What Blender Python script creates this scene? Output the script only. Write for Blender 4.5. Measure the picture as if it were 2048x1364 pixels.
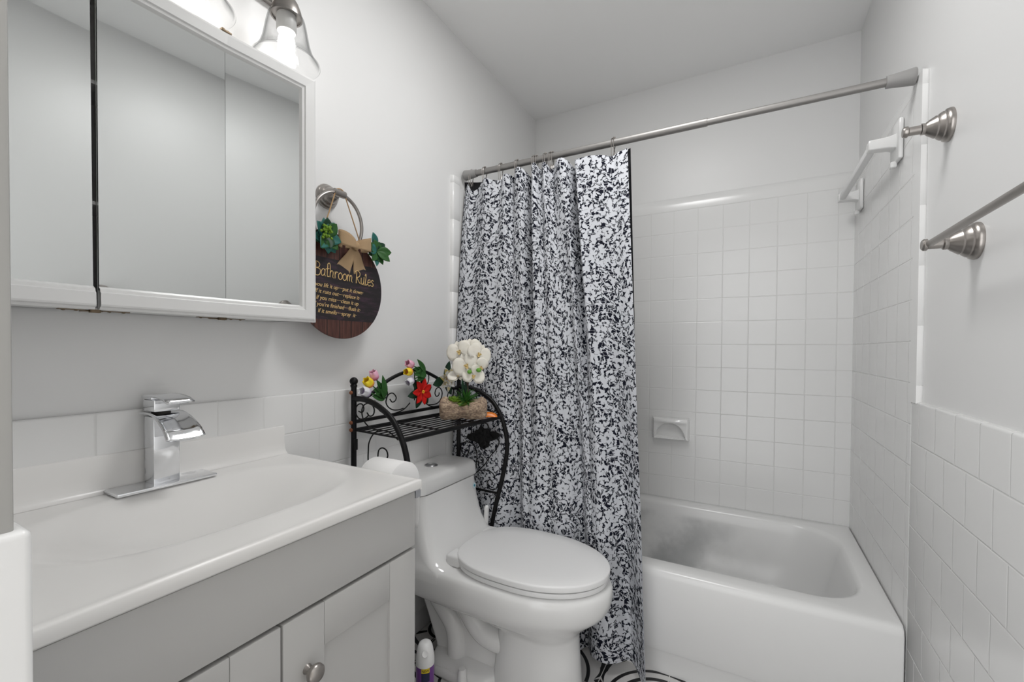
import bpy, bmesh, math, random
from mathutils import Vector, Matrix
random.seed(7)
S = bpy.context.scene
COL = S.collection
PI = math.pi
for o in list(bpy.data.objects): bpy.data.objects.remove(o)

# ------------------------------------------------------------------ camera, world, exposure
CX, CZ = 1.1111, 1.0866
yaw, pit, rol = math.radians(28.829), math.radians(-0.8956), math.radians(0.3674)
fw = Vector((-math.sin(yaw)*math.cos(pit), math.cos(yaw)*math.cos(pit), math.sin(pit)))
r0 = Vector((math.cos(yaw), math.sin(yaw), 0)); u0 = r0.cross(fw)
rt = math.cos(rol)*r0 + math.sin(rol)*u0; up = -math.sin(rol)*r0 + math.cos(rol)*u0
cd = bpy.data.cameras.new('camera'); cam = bpy.data.objects.new('camera', cd); COL.objects.link(cam)
cd.sensor_width = 36; cd.lens = 866.85/2048*36; cd.shift_y = 29.42/2048; cd.clip_start = 0.01
cam.matrix_world = Matrix(((rt.x, up.x, -fw.x, CX), (rt.y, up.y, -fw.y, 0), (rt.z, up.z, -fw.z, CZ), (0, 0, 0, 1)))
S.camera = cam

W_ = bpy.data.worlds.new('world'); S.world = W_; W_.use_nodes = True
W_.node_tree.nodes['Background'].inputs[0].default_value = (1, 1, 1, 1)
W_.node_tree.nodes['Background'].inputs[1].default_value = 1.5
S.view_settings.view_transform = 'Standard'; S.view_settings.look = 'None'
S.view_settings.exposure = 0.76; S.view_settings.gamma = 1.0
BULB = 5.5

cl = bpy.data.lights.new('added_ceiling_fill', 'AREA'); cl.shape = 'DISK'; cl.size = .42; cl.energy = 5.6; cl.color = (1, .995, .985)  # added fill light under the ceiling, out of view; no lamp known there
clo = bpy.data.objects.new('added_ceiling_fill', cl); COL.objects.link(clo); clo.location = (.78, 1.02, 2.40)

# room: x = distance from the vanity wall, y = distance past the doorway, z = height
RW, RD, RH = 1.495, 2.281, 2.412
WZ = 0.958            # top of the wainscot tile
TP = 0.1096           # tile pitch (4 1/4 inch tile)
TT = 0.012            # tile slab thickness

# ------------------------------------------------------------------ node helpers
class N:
    """wraps a node socket so that patterns can be written as expressions"""
    nt = None
    def __init__(s, k): s.k = k
    def _m(op, *a, clamp=False):
        n = N.nt.nodes.new('ShaderNodeMath'); n.operation = op; n.use_clamp = clamp
        for i, v in enumerate(a):
            if isinstance(v, N): N.nt.links.new(v.k, n.inputs[i])
            else: n.inputs[i].default_value = v
        return N(n.outputs[0])
    def __add__(s, o): return N._m('ADD', s, o)
    def __radd__(s, o): return N._m('ADD', o, s)
    def __sub__(s, o): return N._m('SUBTRACT', s, o)
    def __rsub__(s, o): return N._m('SUBTRACT', o, s)
    def __mul__(s, o): return N._m('MULTIPLY', s, o)
    def __rmul__(s, o): return N._m('MULTIPLY', o, s)
    def __truediv__(s, o): return N._m('DIVIDE', s, o)
    def __lt__(s, o): return N._m('LESS_THAN', s, o)
    def __gt__(s, o): return N._m('GREATER_THAN', s, o)
def nabs(a): return N._m('ABSOLUTE', a)
def nmin(a, b): return N._m('MINIMUM', a, b)
def nmax(a, b): return N._m('MAXIMUM', a, b)
def nsqrt(a): return N._m('SQRT', a)
def nsin(a): return N._m('SINE', a)
def ncos(a): return N._m('COSINE', a)
def natan2(a, b): return N._m('ARCTAN2', a, b)
def npow(a, b): return N._m('POWER', a, b)
def npp(a, b): return N._m('PINGPONG', a, b)
def nhyp(a, b): return nsqrt(a*a + b*b)
def sstep(v, lo, hi):
    n = N.nt.nodes.new('ShaderNodeMapRange'); n.interpolation_type = 'SMOOTHSTEP'
    N.nt.links.new(v.k, n.inputs[0]); n.inputs[1].default_value = lo; n.inputs[2].default_value = hi
    return N(n.outputs[0])

def mat(name, col, rough=.5, metal=0.0, **kw):
    m = bpy.data.materials.new(name); m.use_nodes = True
    b = m.node_tree.nodes['Principled BSDF']
    b.inputs['Base Color'].default_value = (*col, 1); b.inputs['Roughness'].default_value = rough
    b.inputs['Metallic'].default_value = metal
    for k, v in kw.items(): b.inputs[k].default_value = v
    return m
def bsdf(m): return m.node_tree.nodes['Principled BSDF']
def node(m, t, **kw):
    n = m.node_tree.nodes.new(t)
    for k, v in kw.items(): setattr(n, k, v)
    return n
def link(m, a, b): m.node_tree.links.new(a, b)
def mixcol(m, fac, a, b):
    n = node(m, 'ShaderNodeMix', data_type='RGBA')
    if isinstance(fac, N): fac = fac.k
    if isinstance(fac, float): n.inputs[0].default_value = fac
    else: link(m, fac, n.inputs[0])
    for v, i in ((a, 6), (b, 7)):
        if isinstance(v, tuple): n.inputs[i].default_value = (*v, 1)
        else: link(m, v, n.inputs[i])
    return n.outputs[2]
def bump(m, h, strength=.3, dist=.002):
    b = node(m, 'ShaderNodeBump'); b.inputs['Strength'].default_value = strength; b.inputs['Distance'].default_value = dist
    link(m, h.k if isinstance(h, N) else h, b.inputs['Height']); link(m, b.outputs[0], bsdf(m).inputs['Normal'])
def noise(m, scale, detail=3, vec=None, rough=.5):
    n = node(m, 'ShaderNodeTexNoise'); n.inputs['Scale'].default_value = scale; n.inputs['Detail'].default_value = detail
    n.inputs['Roughness'].default_value = rough
    if vec is None:
        g = node(m, 'ShaderNodeNewGeometry'); vec = g.outputs['Position']
    link(m, vec, n.inputs['Vector'])
    return n
def ramp(m, fac, stops):
    r = node(m, 'ShaderNodeValToRGB'); e = r.color_ramp.elements
    while len(e) < len(stops): e.new(.5)
    for i, (p, c) in enumerate(stops): e[i].position = p; e[i].color = (*c, 1)
    link(m, fac, r.inputs[0]); return r.outputs[0]

def tilemat(name, axis, u_0, v_0, running, col=(.80, .80, .795)):
    """square glazed tile; axis = the horizontal world axis the wall runs along"""
    m = mat(name, col, .22); N.nt = m.node_tree
    g = node(m, 'ShaderNodeNewGeometry'); sp = node(m, 'ShaderNodeSeparateXYZ'); link(m, g.outputs['Position'], sp.inputs[0])
    u = (N(sp.outputs[axis]) - u_0)*(1/TP); v = (N(sp.outputs[2]) - v_0)*(1/TP)
    if running:
        row = N._m('FLOOR', v); u = u + npp(row, 1.0)*.5
    fu = N._m('FRACT', u); fv = N._m('FRACT', v)
    e = nmin(nmin(fu, 1 - fu), nmin(fv, 1 - fv))*TP            # metres to the nearest joint centre
    grout = 1 - sstep(e, .0006, .0012)
    link(m, mixcol(m, grout, col, (.74, .74, .73)), bsdf(m).inputs['Base Color'])
    h = sstep(e, .0004, .0028)
    ns = noise(m, 9, 2); h2 = h + N(ns.outputs[0])*.10
    bump(m, h2, .6, .0012)
    r = grout*.5 + .2
    link(m, r.k, bsdf(m).inputs['Roughness'])
    return m

# ------------------------------------------------------------------ materials
def paint(name, col, rough, bs=.04):
    m = mat(name, col, rough); n = noise(m, 140, 3); n2 = noise(m, 14, 2); N.nt = m.node_tree
    bump(m, N(n.outputs[0]) + N(n2.outputs[0])*.8, bs, .002); return m
M_wall = paint('wall_paint', (.79, .79, .787), .38)
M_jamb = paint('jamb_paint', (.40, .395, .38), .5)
M_blocker = mat('blocker_paint', (.42, .40, .37), .6)  # dull tone for the added wall that cuts light from the doorway
M_ceil = paint('ceiling_paint', (.92, .92, .917), .6)
M_cer = mat('ceramic', (.81, .81, .805), .12)
M_trim = mat('ceramic_trim', (.81, .81, .805), .2)
M_tub = mat('tub_enamel', (.78, .78, .775), .25)
N.nt = M_tub.node_tree; n_ = noise(M_tub, 5, 6); g_ = node(M_tub, 'ShaderNodeNewGeometry'); s_ = node(M_tub, 'ShaderNodeSeparateXYZ'); link(M_tub, g_.outputs['Position'], s_.inputs[0])
px_, py_, pz_ = N(s_.outputs[0]), N(s_.outputs[1]), N(s_.outputs[2])
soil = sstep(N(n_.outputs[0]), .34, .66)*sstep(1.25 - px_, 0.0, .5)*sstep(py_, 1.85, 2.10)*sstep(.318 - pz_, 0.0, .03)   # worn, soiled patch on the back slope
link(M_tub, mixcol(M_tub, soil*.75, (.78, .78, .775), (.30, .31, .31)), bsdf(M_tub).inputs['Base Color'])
M_marble = mat('cultured_marble', (.84, .83, .815), .22)
M_grey = mat('grey_cabinet_paint', (.47, .465, .455), .38)
M_gap = mat('dark_gap', (.05, .045, .04), .7)
M_chrome = mat('chrome', (.82, .83, .85), .06, 1.0)
n_ = noise(M_chrome, 60, 4)
link(M_chrome, ramp(M_chrome, n_.outputs[0], [(.4, (.05,)*3), (.75, (.22,)*3)]), bsdf(M_chrome).inputs['Roughness'])
M_nickel = mat('brushed_nickel', (.38, .355, .335), .32, 1.0)
M_rod = mat('satin_rod', (.31, .30, .29), .5, .75)
M_cap = mat('grey_rubber', (.30, .295, .29), .5)
M_mirror = mat('mirror_silver', (.62, .635, .63), .02, 1.0)
M_white = mat('white_lacquer', (.74, .74, .735), .35)
M_plastic = mat('white_plastic', (.82, .82, .82), .35)
M_socket = mat('lamp_socket_grey', (.55, .55, .54), .4)
M_paper = mat('tissue_paper', (.87, .865, .86), .9)
M_black = mat('black_iron', (.006, .006, .0065), .42, **{'Specular IOR Level': .22})
M_rust = mat('rust', (.25, .09, .04), .8)
M_brass = mat('tarnished_hinge', (.20, .15, .10), .5, .8)
M_rope = mat('jute_rope', (.42, .27, .14), .9)
M_burlap = mat('burlap', (.48, .33, .19), .95)
N.nt = M_burlap.node_tree
tc = node(M_burlap, 'ShaderNodeNewGeometry'); sp_ = node(M_burlap, 'ShaderNodeSeparateXYZ'); link(M_burlap, tc.outputs['Position'], sp_.inputs[0])
bump(M_burlap, nsin(N(sp_.outputs[1])*2600)*nsin(N(sp_.outputs[2])*2600), .6, .001)
M_gold = mat('gold_ink', (.72, .50, .22), .6)
def leafmat(n, c, r=.5): return mat(n, c, r, **{'Specular IOR Level': .3})
M_leafd = leafmat('dark_leaf', (.018, .055, .03)); M_leafb = leafmat('blue_green_leaf', (.03, .14, .12))
M_leaf = leafmat('green_leaf', (.028, .10, .022)); M_leafy = leafmat('bright_leaf', (.17, .30, .03))
M_moss = leafmat('moss_green', (.14, .22, .03)); M_bud = leafmat('green_bud', (.14, .36, .05))
M_grass = leafmat('grass_green', (.05, .17, .03))
M_stem = leafmat('brown_stem', (.06, .03, .025))
M_red = leafmat('red_petal', (.62, .015, .012), .4); M_yel = leafmat('yellow_centre', (.8, .42, .03))
M_orange = mat('orange_wrapper', (.75, .20, .01), .35)
M_orchid = mat('orchid_silk', (.80, .77, .69), .7, **{'Subsurface Weight': .15, 'Subsurface Radius': (.01, .008, .006)})
M_orchidc = mat('orchid_heart', (.62, .47, .20), .7)
M_purple = mat('purple_can', (.17, .05, .27), .3); M_navy = mat('navy_label', (.012, .015, .06), .4)
M_yelab = mat('yellow_label', (.8, .6, .02), .4); M_teal = mat('teal_print', (.03, .25, .35), .4)
M_ink = mat('black_ink', (.01, .01, .01), .5)

def petalmat(name, base, tip, z0=None):
    """two-tone petal: colour set by the generated height of the flower"""
    m = mat(name, base, .45); t = node(m, 'ShaderNodeTexCoord'); s = node(m, 'ShaderNodeSeparateXYZ')
    link(m, t.outputs['UV'], s.inputs[0])
    N.nt = m.node_tree; link(m, mixcol(m, sstep(N(s.outputs[1]), .15, .62), base, tip), bsdf(m).inputs['Base Color']); return m
M_tpink = petalmat('pink_tulip', (.55, .10, .20), (.80, .42, .55))
M_tyel = petalmat('yellow_tulip', (.78, .12, .10), (.92, .70, .02))
M_tlil = petalmat('lilac_tulip', (.42, .28, .55), (.80, .80, .84))
M_wpet = petalmat('white_yellow_petal', (.75, .74, .70), (.80, .76, .62))
N.nt = M_wpet.node_tree; n_ = noise(M_wpet, 60, 2)
link(M_wpet, ramp(M_wpet, n_.outputs[0], [(.45, (.78, .78, .76)), (.62, (.58, .46, .12))]), bsdf(M_wpet).inputs['Base Color'])

def woodmat(name, cols, stretch, plank=0):
    m = mat(name, cols[0], .55); t = node(m, 'ShaderNodeTexCoord'); mp = node(m, 'ShaderNodeMapping')
    link(m, t.outputs['Object'], mp.inputs[0]); mp.inputs['Scale'].default_value = stretch
    n = noise(m, 6, 6, mp.outputs[0], .65); N.nt = m.node_tree
    c = ramp(m, n.outputs[0], [(.30, cols[0]), (.50, cols[1]), (.68, cols[2])])
    if plank:
        s = node(m, 'ShaderNodeSeparateXYZ'); link(m, t.outputs['Object'], s.inputs[0])
        f = N._m('FRACT', N(s.outputs[1])*(1/plank) + .27); e = nmin(f, 1 - f)
        c = mixcol(m, sstep(e, .02, .05), (.008, .004, .003), c)
    link(m, c, bsdf(m).inputs['Base Color']); bump(m, n.outputs[0], .3, .002); return m
M_board = woodmat('stained_board', ((.028, .010, .008), (.075, .026, .019), (.135, .052, .037)), (8, 30, 2.2), .042)
M_panel = woodmat('dark_print_panel', ((.009, .008, .009), (.014, .010, .012), (.05, .022, .04)), (6, 3, 16))
M_log = woodmat('log_bark', ((.09, .068, .066), (.33, .235, .165), (.62, .50, .36)), (7, 30, 30))
bsdf(M_log).inputs['Roughness'].default_value = .9

M_glass = bpy.data.materials.new('clear_glass'); M_glass.use_nodes = True
nt = M_glass.node_tree; nt.nodes.clear()
out = nt.nodes.new('ShaderNodeOutputMaterial'); mx = nt.nodes.new('ShaderNodeMixShader')
tr = nt.nodes.new('ShaderNodeBsdfTransparent'); gl = nt.nodes.new('ShaderNodeBsdfGlossy'); gl.inputs['Roughness'].default_value = .03
lw = nt.nodes.new('ShaderNodeLayerWeight'); lw.inputs[0].default_value = .35
cr = nt.nodes.new('ShaderNodeValToRGB'); cr.color_ramp.elements[0].position = .40; cr.color_ramp.elements[0].color = (.97, .97, .97, 1)
cr.color_ramp.elements[1].position = 1; cr.color_ramp.elements[1].color = (.42, .43, .43, 1)
fr = nt.nodes.new('ShaderNodeFresnel'); fr.inputs[0].default_value = 1.45
nt.links.new(lw.outputs['Facing'], cr.inputs[0]); nt.links.new(cr.outputs[0], tr.inputs[0])
pw = nt.nodes.new('ShaderNodeMath'); pw.operation = 'POWER'; pw.inputs[1].default_value = 4.0; lw2 = nt.nodes.new('ShaderNodeLayerWeight'); lw2.inputs[0].default_value = .5
ml = nt.nodes.new('ShaderNodeMath'); ml.operation = 'MULTIPLY_ADD'; ml.inputs[1].default_value = .45; ml.inputs[2].default_value = .035
nt.links.new(lw2.outputs['Facing'], pw.inputs[0]); nt.links.new(pw.outputs[0], ml.inputs[0]); nt.links.new(ml.outputs[0], mx.inputs[0]); nt.links.new(tr.outputs[0], mx.inputs[1]); nt.links.new(gl.outputs[0], mx.inputs[2]); nt.links.new(mx.outputs[0], out.inputs[0])
M_bulb = mat('bulb_glow', (1, 1, 1), .4)
bsdf(M_bulb).inputs['Emission Color'].default_value = (1, .97, .93, 1); bsdf(M_bulb).inputs['Emission Strength'].default_value = BULB

# --- curtain print: white foliage silhouettes on navy-black cloth
def curtainmat():
    m = mat('foliage_print_cloth', (.7, .7, .73), .85, **{'Specular IOR Level': .15}); N.nt = m.node_tree
    uvn = node(m, 'ShaderNodeUVMap'); nz = noise(m, 62, 2, uvn.outputs[0])
    vm = node(m, 'ShaderNodeVectorMath', operation='SCALE'); link(m, nz.outputs['Color'], vm.inputs[0]); vm.inputs['Scale'].default_value = .0105
    va = node(m, 'ShaderNodeVectorMath', operation='ADD'); link(m, uvn.outputs[0], va.inputs[0]); link(m, vm.outputs[0], va.inputs[1])
    white = None
    dn = noise(m, 11, 2, uvn.outputs[0]); dens = sstep(N(dn.outputs[0]), .32, .68)*.85 + .58      # bare and leafy patches
    for sc, L, w, off in ((35, .0130, .0058, 0), (46, .0102, .0043, 3.3), (70, .0066, .0029, 7.7)):
        ao = node(m, 'ShaderNodeVectorMath', operation='ADD'); link(m, va.outputs[0], ao.inputs[0]); ao.inputs[1].default_value = (off, off*.7, 0)
        v = node(m, 'ShaderNodeTexVoronoi', voronoi_dimensions='2D'); v.inputs['Scale'].default_value = sc
        link(m, ao.outputs[0], v.inputs['Vector'])
        sb = node(m, 'ShaderNodeVectorMath', operation='SUBTRACT'); link(m, ao.outputs[0], sb.inputs[0]); link(m, v.outputs['Position'], sb.inputs[1])
        s = node(m, 'ShaderNodeSeparateXYZ'); link(m, sb.outputs[0], s.inputs[0])
        c = node(m, 'ShaderNodeSeparateXYZ'); link(m, v.outputs['Color'], c.inputs[0])
        th = N(c.outputs[0])*6.283; x, y = N(s.outputs[0]), N(s.outputs[1])
        a = x*ncos(th) + y*nsin(th); b = y*ncos(th) - x*nsin(th)
        ln = (N(c.outputs[1])*.5 + .72)*L
        q = a/ln; leaf = nabs(b) < (1 - q*q)*w*dens
        white = leaf if white is None else nmax(white, leaf)
    st = noise(m, 7, 2, uvn.outputs[0])                      # thin stalks
    vs = node(m, 'ShaderNodeVectorMath', operation='SCALE'); link(m, st.outputs['Color'], vs.inputs[0]); vs.inputs['Scale'].default_value = .09
    v2 = node(m, 'ShaderNodeVectorMath', operation='ADD'); link(m, uvn.outputs[0], v2.inputs[0]); link(m, vs.outputs[0], v2.inputs[1])
    for sc in (24, 34, 43):
        e = node(m, 'ShaderNodeTexVoronoi', voronoi_dimensions='2D', feature='DISTANCE_TO_EDGE'); e.inputs['Scale'].default_value = sc
        link(m, v2.outputs[0], e.inputs['Vector'])
        white = nmax(white, N(e.outputs['Distance']) < .0150)
    front = mixcol(m, white, (.008, .009, .018), (.60, .615, .655))
    back = mixcol(m, white, (.33, .35, .41), (.54, .55, .59))
    g = node(m, 'ShaderNodeNewGeometry')
    link(m, mixcol(m, g.outputs['Backfacing'], front, back), bsdf(m).inputs['Base Color'])
    return m
M_curt = curtainmat()
M_liner = mat('black_liner_cloth', (.012, .012, .015), .8)

# --- cement floor tile print: rings, leaf scrolls and diamonds, 20 cm tiles in a four-tile repeat
def floormat():
    m = mat('patterned_floor_tile', (.6, .6, .6), .3); N.nt = m.node_tree
    g = node(m, 'ShaderNodeNewGeometry'); s = node(m, 'ShaderNodeSeparateXYZ'); link(m, g.outputs['Position'], s.inputs[0])
    x0 = N(s.outputs[0]) - .889; y0 = N(s.outputs[1]) - 1.345
    x = npp(nabs(x0), .2); y = npp(nabs(y0), .2)             # mirrored repeat: one quarter of the 40 cm figure
    r = nhyp(x, y)
    def ring(a, b): return (r > a)*(r < b)
    k = nmax(ring(.158, .170), ring(.122, .136))
    k = nmax(k, ring(.060, .072)); k = nmax(k, r < .03)
    th = natan2(y, x)
    k = nmax(k, ring(.075, .118)*(nabs(nsin(th*4)) < .28))
    xx = .2 - x; yy = .2 - y                                 # the far corner
    r2 = nhyp(xx, yy); t2 = natan2(yy, xx)
    k = nmax(k, (r2 > .058)*(r2 < .068))
    k = nmax(k, r2 < (.022 + .012*nabs(ncos(t2*2))))
    leaf1 = nabs(xx - .012 - nsin(yy*38)*.012) < (.013 - nabs(yy - .115)*.22)
    leaf2 = nabs(yy - .012 - nsin(xx*38)*.012) < (.013 - nabs(xx - .115)*.22)
    k = nmax(k, nmax(leaf1, leaf2)*(r > .172))
    k = nmax(k, nmax((xx + nabs(yy - .178)) < .016, (yy + nabs(xx - .178)) < .016))
    fx = N._m('FRACT', (N(s.outputs[0]) - .889)*5 + 50.0); fy = N._m('FRACT', (N(s.outputs[1]) - 1.345)*5 + 50.0)
    e = nmin(nmin(fx, 1 - fx), nmin(fy, 1 - fy))
    gr = e < .007
    c = mixcol(m, k, (.62, .61, .60), (.012, .012, .013))
    link(m, mixcol(m, gr, c, (.66, .65, .63)), bsdf(m).inputs['Base Color']); return m
M_floor = floormat()

# ------------------------------------------------------------------ geometry helpers
class B:
    def __init__(s): s.bm = bmesh.new(); s.uv = s.bm.loops.layers.uv.new('UVMap')
    def box(s, a, b, bev=0.0, seg=2):
        r = bmesh.ops.create_cube(s.bm, size=1); vs = r['verts']
        for v in vs:
            v.co = Vector([(a[i]+b[i])/2 + v.co[i]*(b[i]-a[i]) for i in range(3)])
        if bev:
            es = list({e for v in vs for e in v.link_edges})
            bmesh.ops.bevel(s.bm, geom=es, offset=bev, segments=seg, profile=.5, affect='EDGES')
        return s
    def loft(s, rings, closed=True, cap0=False, cap1=False, uv=None):
        R = [[s.bm.verts.new(p) for p in r] for r in rings]; n = len(R[0])
        for i in range(len(R)-1):
            for j in range(n if closed else n-1):
                k = (j+1) % n
                try: f = s.bm.faces.new((R[i][j], R[i][k], R[i+1][k], R[i+1][j]))
                except ValueError: continue
                if uv:
                    jj = [j, j+1, j+1, j]; ii = [i, i, i+1, i+1]
                    for l, a, b in zip(f.loops, ii, jj): l[s.uv].uv = uv(a, b)
        if cap0: s.bm.faces.new(list(reversed(R[0])))
        if cap1: s.bm.faces.new(R[-1])
        return s
    def tube(s, pts, r, seg=10, closed=False, cap=True):
        pts = [Vector(p) for p in pts]; n = len(pts); rings = []; nrm = None
        for i, p in enumerate(pts):
            if closed: t = pts[(i+1) % n] - pts[i-1]
            else: t = pts[min(i+1, n-1)] - pts[max(i-1, 0)]
            t.normalize()
            if nrm is None: nrm = t.orthogonal().normalized()
            nrm = (nrm - t*nrm.dot(t)).normalized(); bn = t.cross(nrm)
            rr = r(i/(n-1)) if callable(r) else r
            rings.append([p + (nrm*math.cos(2*PI*k/seg) + bn*math.sin(2*PI*k/seg))*rr for k in range(seg)])
        if closed: rings.append(rings[0])
        s.loft(rings, True, cap and not closed, cap and not closed); return s
    def lathe(s, prof, o, ax, seg=32, cap=True):
        ax = Vector(ax).normalized(); a = ax.orthogonal().normalized(); b = ax.cross(a); o = Vector(o)
        s.loft([[o + ax*h + (a*math.cos(2*PI*k/seg) + b*math.sin(2*PI*k/seg))*max(r, 1e-5) for k in range(seg)] for r, h in prof], True, cap, cap)
        return s
    def ball(s, c, r, sx=(1, 1, 1), sub=2):
        q = bmesh.ops.create_icosphere(s.bm, subdivisions=sub, radius=1)
        for v in q['verts']: v.co = Vector([c[i] + v.co[i]*r*sx[i] for i in range(3)])
        return s
    def grid(s, f, nu, nv, uv=None):
        s.loft([[f(i/nu, j/nv) for j in range(nv+1)] for i in range(nu+1)], False, uv=(lambda a, b: (uv or (lambda u, v: (u, v)))(a/nu, b/nv)))
        return s
    def xf(s, M, only=None):
        bmesh.ops.transform(s.bm, matrix=M, verts=only or s.bm.verts); return s

def bez(pts, n=8, closed=False):
    """Catmull-Rom through pts"""
    P = [Vector(p) for p in pts]; out = []; m = len(P); rng = m if closed else m-1
    for i in range(rng):
        g = (lambda k: P[k % m]) if closed else (lambda k: P[max(0, min(m-1, k))])
        a, b, c, d = g(i-1), g(i), g(i+1), g(i+2)
        for k in range(n):
            t = k/n
            out.append(.5*((2*b) + (c-a)*t + (2*a-5*b+4*c-d)*t*t + (3*b-a-3*c+d)*t**3))
    if not closed: out.append(P[-1])
    return out

def thing(name, label, cat, loc=(0, 0, 0), rotz=0.0, group=None):
    o = bpy.data.objects.new(name, None); COL.objects.link(o); o.empty_display_size = .05
    o.location = loc; o.rotation_euler = (0, 0, rotz); o['label'] = label; o['category'] = cat
    if group: o['group'] = group
    o['_inv'] = 1
    return o
def rootmat(o):
    return Matrix.Translation(o.location) @ Matrix.Rotation(o.rotation_euler.z, 4, 'Z')
def obj(name, b, m, parent=None, smooth=True, local=False, bev=0, sub=0, label=None, ang=40, solid=0, recalc=True):
    bm = b.bm
    if parent and not local:
        r = parent
        while r.parent: r = r.parent
        bmesh.ops.transform(bm, matrix=rootmat(r).inverted(), verts=bm.verts)
    bmesh.ops.remove_doubles(bm, verts=bm.verts, dist=1e-6)
    if recalc: bmesh.ops.recalc_face_normals(bm, faces=bm.faces)
    me = bpy.data.meshes.new(name); bm.to_mesh(me); bm.free()
    me.materials.append(m)
    if smooth:
        me.shade_smooth(); me.set_sharp_from_angle(angle=math.radians(ang))
    o = bpy.data.objects.new(name, me); COL.objects.link(o)
    if parent: o.parent = parent
    if solid:
        md = o.modifiers.new('solid', 'SOLIDIFY'); md.thickness = solid; md.offset = 0
    if bev:
        md = o.modifiers.new('bevel', 'BEVEL'); md.width = bev; md.segments = 2; md.limit_method = 'ANGLE'; md.angle_limit = math.radians(50)
    if sub:
        md = o.modifiers.new('sub', 'SUBSURF'); md.levels = sub; md.render_levels = sub
    if label: o['label'] = label
    return o
def tag(o, label, cat, group=None):
    o['label'] = label; o['category'] = cat
    if group: o['group'] = group
    return o
def struct(name, b, m, label, **kw):
    o = obj(name, b, m, None, **kw); o['kind'] = 'structure'; o['label'] = label; o['category'] = name.split('_')[0]; return o
def textmesh(s, size, shear=0.0, align='CENTER', ext=.0004):
    cu = bpy.data.curves.new('t', 'FONT'); cu.body = s; cu.size = size; cu.shear = shear; cu.align_x = align; cu.extrude = ext
    o = bpy.data.objects.new('t', cu); COL.objects.link(o)
    bpy.context.view_layer.update(); dg = bpy.context.evaluated_depsgraph_get()
    me = bpy.data.meshes.new_from_object(o.evaluated_get(dg)); bpy.data.objects.remove(o); bpy.data.curves.remove(cu)
    b = B(); b.bm.free(); b.bm = bmesh.new(); b.bm.from_mesh(me); bpy.data.meshes.remove(me); return b

# ================================================================== THE ROOM
struct('floor', B().box((-.1, -.4, -.06), (RW+.1, RD+.1, 0)), M_floor, 'black and white patterned cement tile floor')
struct('ceiling', B().box((-.1, -.1, RH), (RW+.1, RD+.1, RH+.08)), M_ceil, 'plain white painted ceiling')
struct('wall_left', B().box((-.1, -.1, 0), (0, RD+.1, RH)), M_wall, 'white painted wall behind the vanity and toilet')
struct('wall_back', B().box((0, RD, 0), (RW, RD+.1, RH)), M_wall, 'white wall at the back of the tub')
struct('wall_right', B().box((RW, -.1, 0), (RW+.1, RD+.1, RH)), M_wall, 'white painted wall on the right')
struct('wall_front', B().box((0, -.1, 0), (.665, .096, RH), .003), M_jamb, 'grey painted wall end beside the doorway at the left edge')
struct('wall_hall_blocker', B().box((RW, -1.7, 0), (RW+.1, -.1, RH)), M_blocker, 'unseen wall added beyond the doorway to block light')  # added out of view to dim the wall end beside the doorway
struct('wall_front', B().box((.665, -.1, 2.05), (RW, .096, RH)), M_wall, 'white wall over the doorway')

SY = 1.475            # where the taller tub surround begins
Z0 = 1.661            # a horizontal joint of the surround
ZT = Z0 + TP          # top of the field tile in the tub surround
Mt_wl = tilemat('wainscot_tile_left', 1, .670, .851, True)
Mt_wr = tilemat('wainscot_tile_right', 1, 1.224, .851, True)
Mt_sl = tilemat('surround_tile_left', 1, SY+.06, Z0, False)
Mt_sb = tilemat('surround_tile_back', 0, .6615, Z0, False)
Mt_sr = tilemat('surround_tile_right', 1, SY+.06, Z0, False)
struct('wall_left_tile', B().box((0, .10, 0), (TT, SY+.03, WZ), .004, 3), Mt_wl, 'white square tile wainscot behind the vanity and toilet')
struct('wall_right_tile', B().box((RW-TT, .0, 0), (RW+.006, SY+.03, WZ), .006, 3), Mt_wr, 'white square tile wainscot on the right wall')
struct('wall_left_surround', B().box((0, SY+.03, 0), (TT+.002, RD, ZT)), Mt_sl, 'white tile surround at the left end of the tub')
struct('wall_back_surround', B().box((0, RD-.015, 0), (RW, RD, ZT)), Mt_sb, 'white square tile surround behind the tub')
struct('wall_right_surround', B().box((RW-TT, SY+.03, 0), (RW, RD, ZT+.03)), Mt_sr, 'white tile surround at the right end of the tub')
# vertical bullnose strips, rounded, with a faint joint every tile
def bullstrip(nm, x0, x1, ya, yb, z0, z1, lab, j0):
    def sec(z, g):
        r = .007; P = []
        xi, xo = (x0, x1) if abs(x0) < 1 else (x1, x0); sg = 1 if xo > xi else -1
        P.append((xi, ya, z))
        for k in range(6): a = PI/2*k/5; P.append((xo - sg*(r - (r-g)*math.sin(a)), ya + r - (r-g)*math.cos(a) if 0 else ya + g + (r-g)*(1-math.cos(a)), z))
        for k in range(6): a = PI/2*(1-k/5); P.append((xo - sg*(r - (r-g)*math.sin(a)), yb - g - (r-g)*(1-math.cos(a)), z))
        P.append((xi, yb, z)); return P
    R = [sec(z0, 0)]; z = j0
    while z < z1 - .02:
        if z > z0 + .005: R += [sec(z-.0012, 0), sec(z, .0012), sec(z+.0012, 0)]
        z += TP*1.39
    R += [sec(z1-.004, 0), sec(z1-.001, .003), sec(z1, .006)]
    struct(nm, B().loft(R, True, True, True), M_trim, lab, ang=60)
bullstrip('trim_1', -.002, .016, SY-.002, SY+.05, .94, 1.815, 'vertical white bullnose tile strip left of the shower curtain', 1.02)
bullstrip('trim_2', RW+.002, RW-.0135, SY-.012, SY+.035, WZ-.004, 1.80, 'vertical white bullnose tile strip on the right wall', 1.0)
b = B(); x = .02
prof = [(.0, ZT), (-.016, ZT), (-.0165, ZT+.030), (-.014, ZT+.046), (-.008, ZT+.060), (.0, ZT+.068)]
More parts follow.
